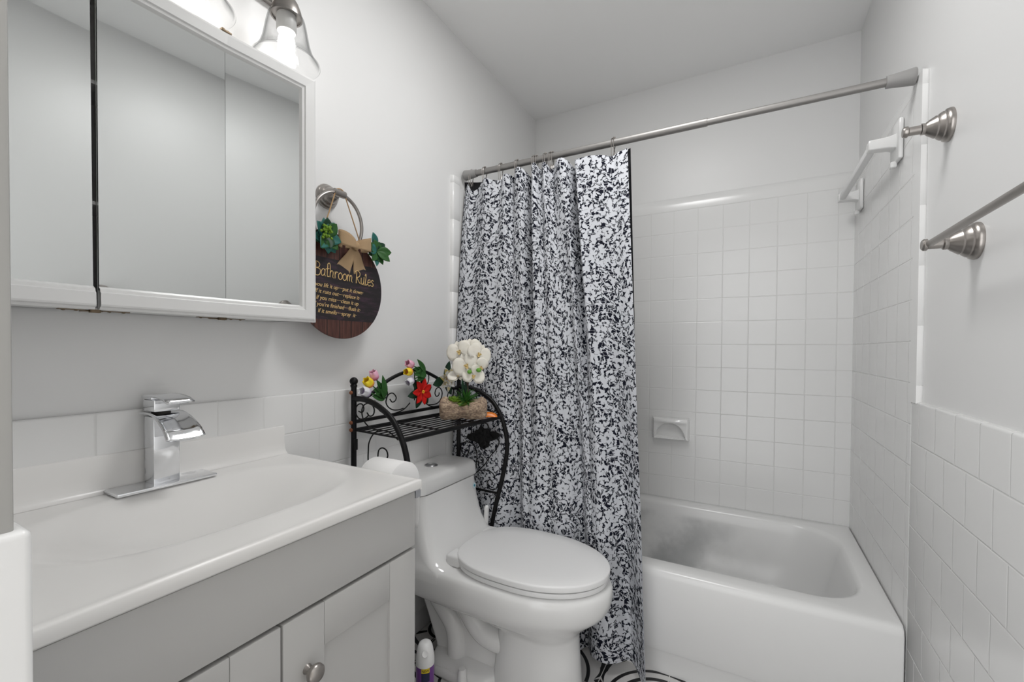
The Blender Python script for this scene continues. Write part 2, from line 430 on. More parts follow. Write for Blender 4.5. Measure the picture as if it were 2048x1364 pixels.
b.loft([[(xx, RD+p[0], p[1]) for p in prof] for xx in (0, RW)], False)
struct('trim_3', b, M_trim, 'rounded white bullnose course on top of the back surround')
# tiled end of the front wall
struct('wall_front_tile', B().box((0, -.09, 0), (.6715, .1035, WZ), .005, 3), M_trim, 'white tile wainscot wrapping the wall end at the lower left')

# ================================================================== BATHTUB
def rrect(x0, x1, y0, y1, r, z, n=8):
    P = []
    for cx, cy, a0 in ((x1-r, y1-r, 0), (x0+r, y1-r, 90), (x0+r, y0+r, 180), (x1-r, y0+r, 270)):
        for k in range(n+1):
            a = math.radians(a0 + 90*k/n); P.append((cx + r*math.cos(a), cy + r*math.sin(a), z))
    return P
TZ = .352; TF = 1.497; TX0, TX1, TB = TT+.004, RW-TT-.004, RD-.017
rings = [rrect(TX0, TX1, TF+.012, TB, .004, 0), rrect(TX0, TX1, TF+.012, TB, .004, .072), rrect(TX0, TX1, TF+.012, TB, .004, .078), rrect(TX0, TX1, TF+.003, TB, .004, .082),
         rrect(TX0, TX1, TF, TB, .004, .10), rrect(TX0, TX1, TF, TB, .004, TZ-.025), rrect(TX0, TX1, TF+.004, TB, .005, TZ-.010),
         rrect(TX0, TX1, TF+.013, TB, .008, TZ-.002), rrect(TX0+.004, TX1-.004, TF+.026, TB-.004, .012, TZ),
         rrect(.085, 1.432, 1.568, 2.196, .15, TZ+.001), rrect(.10, 1.424, 1.577, 2.188, .155, TZ-.004), rrect(.108, 1.416, 1.583, 2.181, .155, TZ-.016), rrect(.118, 1.405, 1.588, 2.174, .155, TZ-.05),
         rrect(.15, 1.375, 1.60, 2.155, .155, .19), rrect(.19, 1.34, 1.62, 2.13, .15, .10), rrect(.23, 1.29, 1.66, 2.09, .13, .07), rrect(.35, 1.15, 1.75, 2.0, .08, .062)]
b = B().loft(rings, True, False, True)
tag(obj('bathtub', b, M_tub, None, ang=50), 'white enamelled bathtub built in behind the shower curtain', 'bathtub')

# ceramic soap dish on the back wall
def soapdish():
    t = thing('soap_dish', 'white ceramic soap dish fixed to the tiled back wall', 'soap dish', (.77, RD-.015, .645))
    x0, x1, z0, z1, yw = .684, .856, .645, .752, RD-.0155
    def f(u, v):
        # front face, u across, v up; a scooped recess with an arched top
        x = x0 + (x1-x0)*u; z = z0 + (z1-z0)*v; a = (u-.485)/.42; d = .034
        arch = (1 - a*a); rec = 0.0
        if abs(a) < 1:
            top = .80*math.sqrt(max(0, arch)); k = (top - v)/.10
            rec = max(0, min(1, k)); kk = min(1, max(0, (v-.04)/.10)); rec = rec*rec*(3-2*rec)*kk
            lip = max(0, v-.62)/.38
        hood = .010*math.exp(-((v-.84)/.10)**2)*(1-(2*u-1)**2)
        edge = min(u, 1-u, v, 1-v)/.06; e = min(1, edge); e = math.sqrt(max(0, 1-(1-e)**2))
        rib = .0025*max(0, math.cos(u*70))*(1 if v < .12 and abs(a) < .8 else 0)
        return (x, yw - (d + hood)*e*(1) + .027*rec*e - rib, z)
    b = B().grid(f, 130, 100); obj('dish', b, M_cer, t, ang=60)
    obj('back_plate', B().box((x0+.002, yw-.006, z0+.002), (x1-.002, yw+.0005, z1-.002), .003), M_cer, t)
soapdish()

# ceramic towel bar inside the shower
t = thing('shower_towel_bar', 'white ceramic towel bar on the tiled wall inside the shower', 'towel bar', (RW-TT, 1.9, 1.69))
for y in (1.655, 2.15):
    xw = RW-TT-.002
    b = B().box((xw-.010, y-.045, 1.635), (xw+.001, y+.045, 1.750), .004, 3)
    b.loft([[(xx, y + hy*c, 1.695 + hz*s_) for c, s_ in ((-1, -1), (1, -1), (1, 1), (-1, 1))] for xx, hy, hz in ((xw-.004, .022, .022), (xw-.025, .018, .0165), (xw-.05, .017, .0150), (xw-.072, .0165, .0145))], True, True, True)
    b.box((xw-.020, y-.010, 1.622), (xw-.004, y+.010, 1.640), .004)
    obj('post', b, M_cer, t, bev=.003)
b = B(); b.box((RW-TT-.071, 1.668, 1.685), (RW-TT-.051, 2.138, 1.705), .003)
obj('bar', b, M_plastic, t, label='white square bar')

# ================================================================== SHOWER ROD, HOOKS, CURTAIN, LINER
R0, R1 = Vector((TT+.003, 1.560, 1.838)), Vector((RW-TT-.003, 1.508, 1.806))
def rodp(x): k = (x - R0.x)/(R1.x - R0.x); return R0 + (R1-R0)*k
t = thing('shower_curtain_rod', 'long grey metal tension rod spanning the tub', 'curtain rod', R0)
obj('outer_tube', B().tube([rodp(.03), rodp(.98)], .0125, 20), M_rod, t)
obj('inner_tube', B().tube([rodp(.97), rodp(1.45)], .0108, 20), M_rod, t)
d = (R1-R0).normalized()
for a, e in ((R0, d), (R1, -d)):
    obj('end_cap', B().lathe([(.020, 0), (.0215, .003), (.021, .008), (.016, .052), (.0155, .06), (.0128, .06)], a, e, 24), M_cap, t, label='grey rubber end cap')

HX = [.054, .117, .192, .268, .352, .405, .417, .452, .478, .486, .667]
HX = [.047, .117, .198, .275, .352, .362, .402, .425, .432, .573 + .1]
def curtain_edge(x):
    """height of the cloth's top hem"""
    z = rodp(x).z - .058; dmin = min(abs(x-h) for h in HX)
    return z
# top line of the cloth: s -> (x, y, z)
TOP = [(.024, 1.552, 1.783), (.034, 1.546, 1.786), (.047, 1.535, 1.786), (.062, 1.542, 1.760), (.085, 1.555, 1.768), (.110, 1.548, 1.792), (.135, 1.532, 1.797), (.165, 1.535, 1.785), (.190, 1.543, 1.780),
       (.205, 1.545, 1.782), (.225, 1.530, 1.795), (.250, 1.528, 1.790), (.268, 1.560, 1.780), (.276, 1.530, 1.800), (.300, 1.515, 1.805), (.322, 1.530, 1.790), (.335, 1.575, 1.770), (.345, 1.550, 1.785),
       (.355, 1.520, 1.802), (.372, 1.512, 1.805), (.385, 1.545, 1.788), (.398, 1.525, 1.800), (.412, 1.518, 1.802), (.430, 1.548, 1.782), (.450, 1.528, 1.786), (.468, 1.508, 1.797),
       (.490, 1.506, 1.797), (.508, 1.524, 1.785), (.520, 1.578, 1.772), (.535, 1.515, 1.780), (.560, 1.507, 1.782), (.600, 1.505, 1.782), (.640, 1.512, 1.778), (.672, 1.528, 1.774), (.692, 1.522, 1.780), (.712, 1.528, 1.788), (.724, 1.532, 1.792)]
TP_ = bez(TOP, 5)
BOT = [(.02, 1.440), (.08, 1.432), (.15, 1.442), (.22, 1.434), (.29, 1.442), (.335, 1.480), (.375, 1.430), (.43, 1.424), (.48, 1.440), (.53, 1.428),
       (.575, 1.445), (.610, 1.489), (.645, 1.425), (.69, 1.405), (.73, 1.420), (.765, 1.455), (.790, 1.440), (.822, 1.395), (.838, 1.375)]
def resample(P, n):
    P = [Vector(p) for p in P]; L = [0]
    for a, c in zip(P, P[1:]): L.append(L[-1] + (c-a).length)
    out = []; k = 0
    for i in range(n):
        s_ = L[-1]*i/(n-1)
        while k < len(P)-2 and L[k+1] < s_: k += 1
        out.append(P[k].lerp(P[k+1], (s_-L[k])/max(1e-9, L[k+1]-L[k])))
    return out, L[-1]
NS, NZ = 300, 100; TCY = 1.2475
tp, LT = resample(TP_, NS); bt, LB = resample(bez([(p[0], p[1], 0) for p in BOT], 8), NS)
def curtain_pt(i, k):
    a, c = tp[i], bt[i]; v = k/NZ
    zt = a.z; zb = .022 + .022*math.sin(i/NS*9) - (.02 if i > NS*.9 else 0)*(i-NS*.9)/(NS*.1)
    z = zt + (zb - zt)*v
    w = v**.8; w = w*w*(3-2*w)*.35 + w*.65
    x = a.x + (c.x - a.x)*w; 
    ym = 1.534 + (1.437-1.534)*min(1, v*1.08)**.75           # the sheet drops clear of the tub's front
    fold = .55 + 1.5*math.exp(-((a.x-.338)/.028)**2) + 1.6*math.exp(-((a.x-.522)/.030)**2)
    ya = a.y - 1.534; yb = c.y - 1.437
    y = ym + ya*(1-w)*(1 + (fold - 1)*min(1, v*5)) + yb*w*(1 + .35*math.sin(PI*v)) + .004*math.sin(z*11 + i*.09)*v
    y = min(y, 1.572); ky = max(0, min(1, (.62 - z)/.24)); y = min(y, 1.62 + (1.489 - 1.62)*ky*ky*(3-2*ky)) if z < .62 else y
    if .16 < z < .52:                                        # hangs just clear of the toilet bowl
        hb = .190*math.sqrt(max(0, 1 - (max(0, x-.46)/.31)**2)) if x < .77 else 0
        kz = min(1, (z-.16)/.10, (.52-z)/.10)
        y = max(y, (TCY + hb + .004)*kz + (1-kz)*y)
    return Vector((x, y, z))
b = B()
ucl = [0]
for i in range(1, NS): ucl.append(ucl[-1] + (tp[i]-tp[i-1]).length*.5 + (bt[i]-bt[i-1]).length*.5)
b.loft([[curtain_pt(i, k) for k in range(NZ+1)] for i in range(NS)], False, uv=lambda a, c: (ucl[min(a, NS-1)], 1.8*(1 - c/NZ)))
# low down the free edge turns toward the room and shows its paler back
def curl(u, v):
    p = curtain_pt(NS-1, NZ*(.70 + .30*v)); k = min(1, v/.5)
    return Vector((p.x + .006*math.sin(u*PI*.6)*k, p.y - .034*u*k, p.z))
b.loft([[curl(i/6, k/40) for k in range(41)] for i in range(7)], False, uv=lambda a, c: (ucl[-1] + .006*a, 1.8*(.30 - .30*c/40)))
cur = obj('shower_curtain', b, M_curt, None, ang=180, recalc=False)
tag(cur, 'shower curtain printed with white leaves on black, drawn to the left', 'shower curtain')
# black liner just behind
def liner_pt(i, k):
    u = i/80; v = k/30
    x0, x1 = .004 + .016*min(1, v/.20), .7285 + .010*min(1, v/.5)
    zt = rodp(x0 + (x1-x0)*u).z - .050 + .026*max(0, 1 - u/.22)**.5*(1 if u < .22 else 0) + (.030 if u > .985 else .012*max(0, (u-.93)/.055))
    x = x0 + (x1-x0)*u; z = zt + (.62 - zt)*v
    x += .022*v*u
    ys = 1.582 + .005*math.sin(u*42)*min(1, 3*v) - .024*max(0, (u-.94)/.06) + (.016*v if u < .9 else 0) - .012*max(0, 1-u/.08)
    return Vector((x, ys, z))
b = B().loft([[liner_pt(i, k) for k in range(31)] for i in range(81)], False)
tag(obj('shower_curtain_liner', b, M_liner, None, ang=180), 'plain black liner hanging just behind the printed curtain', 'curtain liner')

nth = ['first curtain ring from the vanity wall', 'second curtain ring from the vanity wall', 'third curtain ring from the vanity wall', 'fourth curtain ring from the vanity wall',
       'fifth curtain ring, left one of the tight middle pair', 'sixth curtain ring, right one of the tight middle pair', 'seventh curtain ring from the wall, between the two bunches',
       'eighth curtain ring, third from the free edge of the curtain', 'ninth curtain ring, next to last before the free edge', 'last curtain ring at the free right edge of the curtain']
def hookgeo():
    b = B()
    for dx in (-.0035, .0035):
        P = [(dx, .016*math.cos(a), .016*math.sin(a)) for a in [math.radians(100 + k*15) for k in range(17)]]
        P = [(dx*1.0, math.cos(math.radians(a))*.0165, math.sin(math.radians(a))*.0165) for a in range(-60, 200, 20)]
        P = P[::-1] + []
        b.tube([(dx, -.004, -.056), (dx*1.4, -.010, -.045), (dx, -.014, -.025)] + [(dx, -.0165*math.cos(math.radians(a)), .0165*math.sin(math.radians(a))) for a in range(-20, 200, 20)] + [(dx*-.5, .012, -.03), (dx*-1, .006, -.050)], .0012, 6)
    return b
hk = None
for i, x in enumerate(HX):
    p = rodp(x)
    r_ = thing('curtain_ring', nth[i] + ', thin nickel wire', 'curtain ring', p, 0, 'curtain rings on the shower rod')
    if hk is None:
        hk = obj('wire', hookgeo(), M_nickel, r_, local=True)
        bb = B()
        for k in range(5): bb.ball(((k-2)*.0026, .004*math.cos(k), .0165), .0036, sub=1)
        hb = obj('roller_balls', bb, M_nickel, r_, local=True)
    else:
        for c in (hk, hb):
            c2 = c.copy(); COL.objects.link(c2); c2.parent = r_
# ================================================================== RIGHT WALL FITTINGS
def mountprof(L): return [(.0355, 0), (.0360, .004), (.0345, .009), (.030, .012), (.0305, .015), (.027, .020), (.0235, .023), (.024, .026), (.0205, .031), (.0160, .038), (.0118, .0425), (.0125, .045), (.0125, .049), (.0094, .051), (.0090, L-.010), (.0118, L-.008), (.0118, L-.003), (.009, L), (.0, L)]
t = thing('towel_bar', 'brushed nickel towel bar on the painted right wall', 'towel bar', (RW, .88, 1.303))
for y in (1.178, .642):
    obj('mount', B().lathe(mountprof(.082), (RW, y, 1.303), (-1, 0, 0), 36), M_nickel, t)
obj('bar', B().tube([(RW-.072, 1.178, 1.303), (RW-.072, .642, 1.303)], .0066, 16), M_nickel, t)
t = thing('towel_hook', 'short brushed nickel post on the right wall above the towel bar', 'hook', (RW, 1.325, 1.594))
obj('mount', B().lathe(mountprof(.082)[:13], (RW, 1.325, 1.594), (-1, 0, 0), 36), M_nickel, t)
obj('peg', B().lathe([(.0100, .050), (.0095, .071), (.0122, .073), (.0122, .078), (.010, .0815), (.0, .082)], (RW, 1.325, 1.594), (-1, 0, 0), 24), M_nickel, t)

# ================================================================== VANITY
VX, VY0, VY1, CT = .470, .122, .722, .803
t = thing('vanity_cabinet', 'grey painted vanity cabinet under the white sink top', 'cabinet', (.24, .42, 0))
b = B()
for p0, p1 in (((.002, VY0, .10), (VX-.016, VY0+.016, CT-.0228)), ((.002, VY1-.016, .10), (VX-.016, VY1, CT-.0228)), ((.002, VY0+.016, .10), (.010, VY1-.016, CT-.0228)), ((.010, VY0+.016, .10), (VX-.016, VY1-.016, .116)),
               ((VX-.032, VY0+.016, .116), (VX-.016, VY1-.016, .20)), ((VX-.032, VY0+.016, .60), (VX-.016, VY1-.016, CT-.0228)), ((VX-.032, .395, .20), (VX-.016, .434, .60)), ((.03, VY0+.002, 0), (VX-.06, VY1-.002, .10))):
    b.box(p0, p1)
obj('body', b, M_grey, t, bev=.0015)
obj('drawer_front', B().box((VX-.012, VY0+.002, .658), (VX+.006, VY1-.001, CT-.0275), .0015), M_grey, t, label='long plain false drawer front')
def door(y0, y1, kn):
    z0, z1, st = .115, .651, .075
    b = B()
    b.box((VX-.012, y0, z0), (VX+.0065, y0+st, z1), .0008); b.box((VX-.012, y1-st, z0), (VX+.0065, y1, z1), .0008)
    b.box((VX-.012, y0+st+.0006, z1-st), (VX+.0063, y1-st-.0006, z1), .0008); b.box((VX-.012, y0+st+.0006, z0), (VX+.0063, y1-st-.0006, z0+st), .0008)
    dr = obj('door', b, M_grey, t)
    obj('door_panel', B().box((VX-.010, y0+st-.004, z0+st-.004), (VX+.0015, y1-st+.004, z1-st+.004)), M_grey, dr)
    obj('knob', B().lathe([(.0085, 0), (.0075, .003), (.005, .008), (.0055, .012), (.0125, .015), (.0155, .020), (.0150, .025), (.011, .029), (.0, .0305)], (VX+.006, kn, .556), (1, 0, 0), 28), M_nickel, dr, label='round brushed nickel knob')
door(VY0+.002, .4125, .375); door(.4165, VY1-.001, .4585)

# top with integral oval bowl
t = thing('sink_basin', 'white sink top with a moulded oval basin on the grey vanity', 'sink', (.24, .42, CT-.022))
X0, X1, Y0, Y1 = .002, .490, .110, .7255
def topz(x, y):
    a = (x-.238)/.160; c = (y-.435)/.252; r = (abs(a)**2.7 + abs(c)**2.7)**(1/2.7)
    z = CT
    if r < 1: z -= .075*(1-r*r)**1.35
    dx = min(X1-x, y-Y0, Y1-y)
    if dx < .020: z += .0012*math.exp(-((dx-.007)/.005)**2)
    if dx < .003: z -= (.003 - math.sqrt(max(0, .003**2 - (.003-dx)**2)))
    if x < .03: z += .010*max(0, (.03-x)/.018)**2
    return z
def spread(a, c, n):
    L = [a, a+.0004, a+.0014, a+.003, a+.006, a+.009, a+.013, a+.020]
    return L + [a+.02 + (c-a-.04)*k/n for k in range(1, n)] + [2*0 + c - (q-a) for q in reversed(L)]
xs, ys = spread(X0, X1, 52), spread(Y0, Y1, 66)
rows = [[(x, y, topz(x, y)) for y in ys] for x in xs]
b = B().loft(rows, False)
b.loft([[(X1, y, topz(X1, y)) for y in ys], [(X1-.001, y, CT-.018) for y in ys], [(X1-.005, y, CT-.0225) for y in ys], [(X1-.03, y, CT-.0225) for y in ys]], False)
for yy in (0, -1):
    b.loft([[(x, ys[yy], topz(x, ys[yy])) for x in xs], [(x, ys[yy], CT-.0225) for x in xs]], False)
obj('basin_top', b, M_marble, t, ang=60)
b = B()
def sp(u, v): return None
P = [(.0015, CT+.005), (.030, CT+.0005), (.0225, CT+.006), (.0185, CT+.014), (.0165, CT+.03), (.016, CT+.066), (.014, CT+.072), (.010, CT+.0745), (.0015, CT+.0745)]
b.loft([[(p[0], y, p[1]) for p in P] for y in (Y0+.002, Y1-.0015)], False, False, False)
for y in (Y0+.002, Y1-.0015): b.bm.faces.new([b.bm.verts.new((p[0], y, p[1])) for p in P])
obj('backsplash', b, M_marble, t, ang=30)

# faucet
t = thing('faucet', 'square chrome waterfall faucet at the back of the sink', 'faucet', (.05, .435, CT))
fy = .4335; FZ = CT+.0012
obj('base_plate', B().box((.0255, fy-.086, FZ), (.088, fy+.086, FZ+.007), .0022, 2), M_chrome, t)
obj('body', B().box((.0295, fy-.0225, FZ+.0065), (.070, fy+.0225, .945), .0015, 2), M_chrome, t)
A = [(.018, .9505), (.050, .9515), (.075, .9505), (.098, .944), (.118, .934), (.135, .923), (.148, .9085)]
A = bez([(p[0], 0, p[1]) for p in A], 5); rows = []
for i, p in enumerate(A):
    k = i/(len(A)-1); hw = .0265 + .007*k; n = 12
    rows.append([(p.x, fy + hw*(2*j/n-1), p.z + .0035*(abs(2*j/n-1)**4) - .0025) for j in range(n+1)])
b = B().loft(rows, False); obj('spout', b, M_chrome, t, ang=50, solid=.004)
b = B().lathe([(.016, 0), (.016, .006)], (.046, fy, .949), (0, 0, 1), 24); 
hd = obj('handle', B().box((.0235, fy-.0225, .9555), (.072, fy+.0225, .979), .002).box((.024, fy-.0225, .979), (.060, fy+.0225, .986), .002), M_chrome, t)
obj('cartridge_collar', b, M_gap, t)
rows = []
for x, z in ((.020, .984), (.05, .9875), (.085, .9868), (.110, .983), (.128, .977)):
    rows.append([(x, fy + .0235*(2*j/6-1), z) for j in range(7)])
obj('lever', B().loft(rows, False), M_chrome, hd, ang=60, solid=.0045)
obj('screw', B().lathe([(.0035, 0), (.0035, .0008)], (.0722, fy+.001, .972), (1, 0, 0), 14), M_gap, hd, label='dark set screw')

# ================================================================== TOILET PAPER
t = thing('toilet_paper_holder', 'small grey bracket on the side of the vanity top', 'paper holder', (.40, .726, .765))
b = B().box((.425, .7225, .745), (.466, .7268, .780), .002); b.box((.446, .7265, .757), (.474, .7430, .783), .003)
obj('bracket', b, mat('satin_grey_metal', (.42, .43, .46), .4, .6), t)
obj('spindle', B().tube([(.27, .786, .754), (.392, .786, .754), (.412, .775, .756), (.448, .740, .762)], .006, 12), M_rod, t)
t = thing('toilet_paper_roll', 'white toilet paper roll beside the vanity, facing the toilet', 'toilet paper', (.33, .786, .754))
R = .058; pr = [(.020, 0), (R-.001, 0), (R, .001), (R, .099), (R-.001, .100), (.020, .100), (.020, 0)]
b = B().lathe(pr, (.283, .786, .754), (1, 0, 0), 48, False)
obj('paper', b, M_paper, t, ang=50)
obj('hanging_sheet', B().grid(lambda u, v: (.284+.098*u, .786 + R*math.cos(v*.5)+.0008, .754 - .12*v), 4, 10), M_paper, t, solid=.0008)
obj('cardboard_core', B().lathe([(.0195, 0), (.0195, .0995), (.0185, .0995), (.0185, 0), (.0195, 0)], (.283, .786, .754), (1, 0, 0), 32, False), mat('cardboard', (.35, .25, .15), .9), t)

# ================================================================== MEDICINE CABINET
MX, MY0, MY1, MZ0, MZ1 = .130, .100, .7175, 1.150, 1.752
t = thing('medicine_cabinet', 'white three-door mirrored medicine cabinet over the sink', 'mirror cabinet', (.06, .42, MZ0))
b = B()
for p0, p1 in (((.001, MY0, MZ0+.004), (.008, .703, MZ1-.004)), ((.001, MY0, MZ0+.004), (MX-.024, .703, MZ0+.018)), ((.001, MY0, MZ1-.018), (MX-.024, .703, MZ1-.004)),
               ((.001, MY0, MZ0+.004), (MX-.024, MY0+.014, MZ1-.004)), ((.001, .689, MZ0+.004), (MX-.024, .703, MZ1-.004)), ((.008, MY0+.014, 1.335), (MX-.030, .689, 1.341)), ((.008, MY0+.014, 1.545), (MX-.030, .689, 1.551))):
    b.box(p0, p1)
obj('body', b, M_white, t, smooth=False)
def mdoor(y0, y1, ang, left, right, hinge, dx=0.0, tip=0.0):
    st, f = .041, .020
    dr_b = B()
    def L(x, y, z): return (x, y, z)
    M = Matrix.Translation((MX-f+dx, hinge, MZ0)) @ Matrix.Rotation(math.radians(-tip), 4, 'Y') @ Matrix.Translation((0, 0, -MZ0)) @ Matrix.Rotation(math.radians(-ang), 4, 'Z') @ Matrix.Translation((-(MX-f), -hinge, 0))
    x0, x1 = MX-f, MX
    # moulded frame profile: outer step, flat, inner step
    def rail(z0, z1, ya, yb, inner):
        pass
    ys0 = y0 + (st if left else 0); ys1 = y1 - (st if right else 0)
    prof = [(0, x0), (0, x1-.008), (.004, x1-.006), (.006, x1-.001), (.009, x1), (.029, x1-.001), (.031, x1-.004), (.036, x1-.005), (.0385, x1-.009), (.0405, x1-.012)]
    for (zb, sg) in ((MZ0, 1), (MZ1, -1)):
        rows = []
        for d_, xx in prof:
            ya = y0 + (d_ if left else 0); yb = y1 - (d_ if right else 0)
            rows.append([(xx, ya, zb + sg*d_), (xx, yb, zb + sg*d_)])
        dr_b.loft(rows, False)
    for on, ye, sg in ((left, y0, 1), (right, y1, -1)):
        if not on: continue
        rows = [[(xx, ye + sg*d_, MZ0 + d_), (xx, ye + sg*d_, MZ1 - d_)] for d_, xx in prof]
        dr_b.loft(rows, False)
    dr_b.box((x0, y0+.0005, MZ0+.001), (x0+.003, y1-.0005, MZ1-.001))
    dr_b.xf(M)
    dr = obj('door', dr_b, M_white, t, smooth=False)
    mb = B().box((x0+.003, y0+.0006+(.032 if left else 0), MZ0+.034), (x0+.0085, y1-.0006-(.032 if right else 0), MZ1-.034)); mb.xf(M)
    obj('mirror_glass', mb, M_mirror, dr, smooth=False)
mdoor(MY0, .3085, -.75, True, False, MY0, 0, .5)
mdoor(.3145, .5190, 2.25, False, False, .3145)
mdoor(.5188, .7205, 6.0, False, True, .5188, .008)
def hinge(y, z, s):
    b = B().box((.082, y-.012, z), (.108, y+.012, z+.0022*s)); b.box((.098, y-.045, z), (.108, y+.05, z+.0012*s))
    for yy in (-.038, -.022, .022, .042): b.ball((.103, y+yy, z+.0015*s), .0032, (1, 1, .5), 1)
    b.box((.106, y-.006, z), (.114, y+.006, z+.0035*s), .001)
    obj('hinge', b, M_brass, t)
hinge(.3115, MZ0-.0035, -1) if False else hinge(.3115, MZ0-.0005, -1); hinge(.519, MZ0-.0005, -1); hinge(.519, MZ1+.0005, 1); obj('hinge', B().box((.108, .509, MZ1), (.132, .530, MZ1+.0045), .001).box((.112, .512, MZ1+.0045), (.128, .518, MZ1+.009), .001).box((.112, .522, MZ1+.0045), (.128, .527, MZ1+.008), .001), M_brass, t); hinge(.3115, MZ1+.0005, 1)
b = B()
for z in (1.36, 1.57): b.box((.02, .30, z), (.1065, .322, z+.012))
# ================================================================== VANITY LIGHT
t = thing('vanity_light', 'brushed nickel wall light with clear bell glass shades above the mirror cabinet', 'wall light', (0, .465, 2.02))
obj('back_plate', B().box((0, .20, 1.975), (.022, .74, 2.085), .006, 3), M_nickel, t)
for y in (.670, .465, .260):
    lx, rz = .108, 1.786
    arm = obj('arm', B().tube(bez([(.02, y, 2.03), (.05, y, 2.045), (.085, y, 2.04), (lx, y, 2.01), (lx, y, 1.95)], 8), .0075, 14), M_nickel, t)
    obj('socket_cap', B().lathe([(.0, 1.957), (.010, 1.957), (.0125, 1.950), (.0155, 1.946), (.0155, 1.941), (.020, 1.936), (.027, 1.925), (.0325, 1.910), (.0355, 1.897), (.0355, 1.892), (.032, 1.892), (.032, 1.896), (.0, 1.897)], (lx, y, 0), (0, 0, 1), 36, False), M_nickel, t)
    obj('lamp_socket', B().lathe([(.0, 1.896), (.0215, 1.896), (.0225, 1.890), (.0225, 1.860), (.0205, 1.856), (.0, 1.856)], (lx, y, 0), (0, 0, 1), 28, False), M_socket, t)
    sh = bez([(.0345, 0, 1.899), (.040, 0, 1.890), (.0445, 0, 1.872), (.0485, 0, 1.850), (.053, 0, 1.828), (.060, 0, 1.808), (.068, 0, 1.794), (.0735, 0, rz)], 5)
    pr = [(p.x, p.z) for p in sh] + [(.0758, rz-.0006), (.0762, rz-.0022), (.0745, rz-.0034), (.0722, rz-.0022)] + [(p.x-.0024, p.z+.0004) for p in reversed(sh)]
    pr.append(pr[0])
    obj('glass_shade', B().lathe(pr, (lx, y, 0), (0, 0, 1), 56, False), M_glass, t, label='clear glass bell shade')
    pr = [(.0, 1.857), (.011, 1.857), (.013, 1.852), (.0165, 1.846), (.0185, 1.836), (.0190, 1.822), (.0190, 1.800), (.0180, 1.788), (.0145, 1.779), (.008, 1.7745), (.0, 1.7735)]
    obj('bulb', B().lathe(pr, (lx, y, 0), (0, 0, 1), 28, False), M_bulb, t, label='glowing white light bulb')

# ================================================================== TOWEL RING AND SIGN
RYc, RZc = .867, 1.535
t = thing('towel_ring', 'brushed nickel towel ring on the wall beside the mirror cabinet', 'towel ring', (0, RYc, RZc))
obj('mount', B().lathe([(.036, 0), (.0365, .004), (.0345, .009), (.031, .012), (.031, .015), (.027, .020), (.024, .023), (.024, .026), (.019, .034), (.014, .041), (.011, .044), (.0, .045)], (0, RYc, RZc), (1, 0, 0), 36), M_nickel, t)
obj('clip', B().tube([(.040, RYc, RZc), (.058, RYc, RZc)], .009, 16).tube([(.058, RYc-.018, RZc), (.058, RYc+.018, RZc)], .0105, 18), M_nickel, t)
rr = .0855
obj('ring', B().tube([(.058 - .004*(1-math.cos(a)), RYc + rr*math.sin(a), RZc - rr + rr*math.cos(a)) for a in [2*PI*k/64 for k in range(64)]], .0052, 12, True), M_nickel, t)

SX, SYc, SZc, SR = .068, .868, 1.263, .150
t = thing('hanging_sign', 'round wooden Bathroom Rules sign hanging from the towel ring', 'sign', (SX, SYc, SZc))
disc = B(); disc.lathe([(.0, -.003), (SR-.001, -.003), (SR, -.002), (SR, .002), (SR-.001, .003), (.0, .003)], (SX, SYc, SZc), (1, 0, 0), 96, False)
brd = obj('board', disc, M_board, t, label='dark red-brown stained plank disc')
b = B(); zt, zb = 1.338, 1.166; n = 40; rows = []
for k in range(n+1):
    z = zb + (zt-zb)*k/n; h = math.sqrt(SR**2 - (z-SZc)**2) - .0004
    tl = .012
    rows.append([(SX+.0033, SYc-h, z + tl*h/.15*0), (SX+.0033, SYc+h, z)])
b.loft(rows, False); obj('dark_panel', b, M_panel, t, label='black printed band behind the lettering')
# title lettering drawn with strokes
G = {'B': (1.15, [[(.2, 0), (.22, 1.7)], [(-.1, 1.5), (.3, 1.85), (.9, 1.6), (.8, 1.1), (.25, .95)], [(.25, .95), (1.0, .8), (1.0, .15), (.5, -.1), (-.05, .05)]]),
     'a': (.95, [[(.75, .85), (.45, 1.02), (.12, .6), (.2, .08), (.55, .1), (.76, .5)], [(.8, 1.0), (.76, .2), (.95, .02)]]),
     't': (.72, [[(.32, 1.75), (.28, .3), (.42, 0), (.65, .12)], [(0, 1.05), (.65, 1.2)]]),
     'h': (.95, [[(-.45, 1.75), (-.15, 2.0), (.05, 1.75), (.12, 1.0), (.1, 0)], [(.12, .6), (.4, 1.0), (.68, .8), (.64, .15), (.85, -.02)]]),
     'r': (.75, [[(.1, 1.0), (.15, 0)], [(.15, .6), (.4, .98), (.7, .9)]]),
     'o': (.90, [[(.45, 1.0), (.1, .7), (.12, .2), (.45, 0), (.78, .25), (.76, .75), (.45, 1.0), (.28, .8)]]),
     'm': (1.25, [[(.1, 1.0), (.12, 0)], [(.12, .6), (.35, 1.0), (.56, .75), (.55, .05)], [(.56, .6), (.82, 1.0), (1.05, .75), (1.0, .15), (1.2, 0)]]),
     ' ': (.55, []),
     'R': (1.2, [[(.25, 1.75), (.22, 0)], [(-.1, 1.35), (.0, 1.75), (.5, 1.95), (1.0, 1.6), (.85, 1.1), (.3, .9)], [(.35, .9), (.8, .3), (1.2, 0)]]),
     'u': (.9, [[(.1, 1.0), (.12, .3), (.35, 0), (.65, .3), (.72, 1.0)], [(.74, 1.2), (.72, .1), (.9, -.02)]]),
     'l': (.62, [[(.05, 1.4), (.2, 1.75), (.3, 1.4), (.15, .2), (.35, 0), (.62, .2)]]),
     'e': (.82, [[(.12, .5), (.7, .62), (.5, 1.0), (.18, .8), (.12, .3), (.4, 0), (.78, .2)]]),
     's': (.75, [[(.65, .9), (.35, 1.02), (.15, .75), (.55, .42), (.5, .08), (.08, .08)]])}
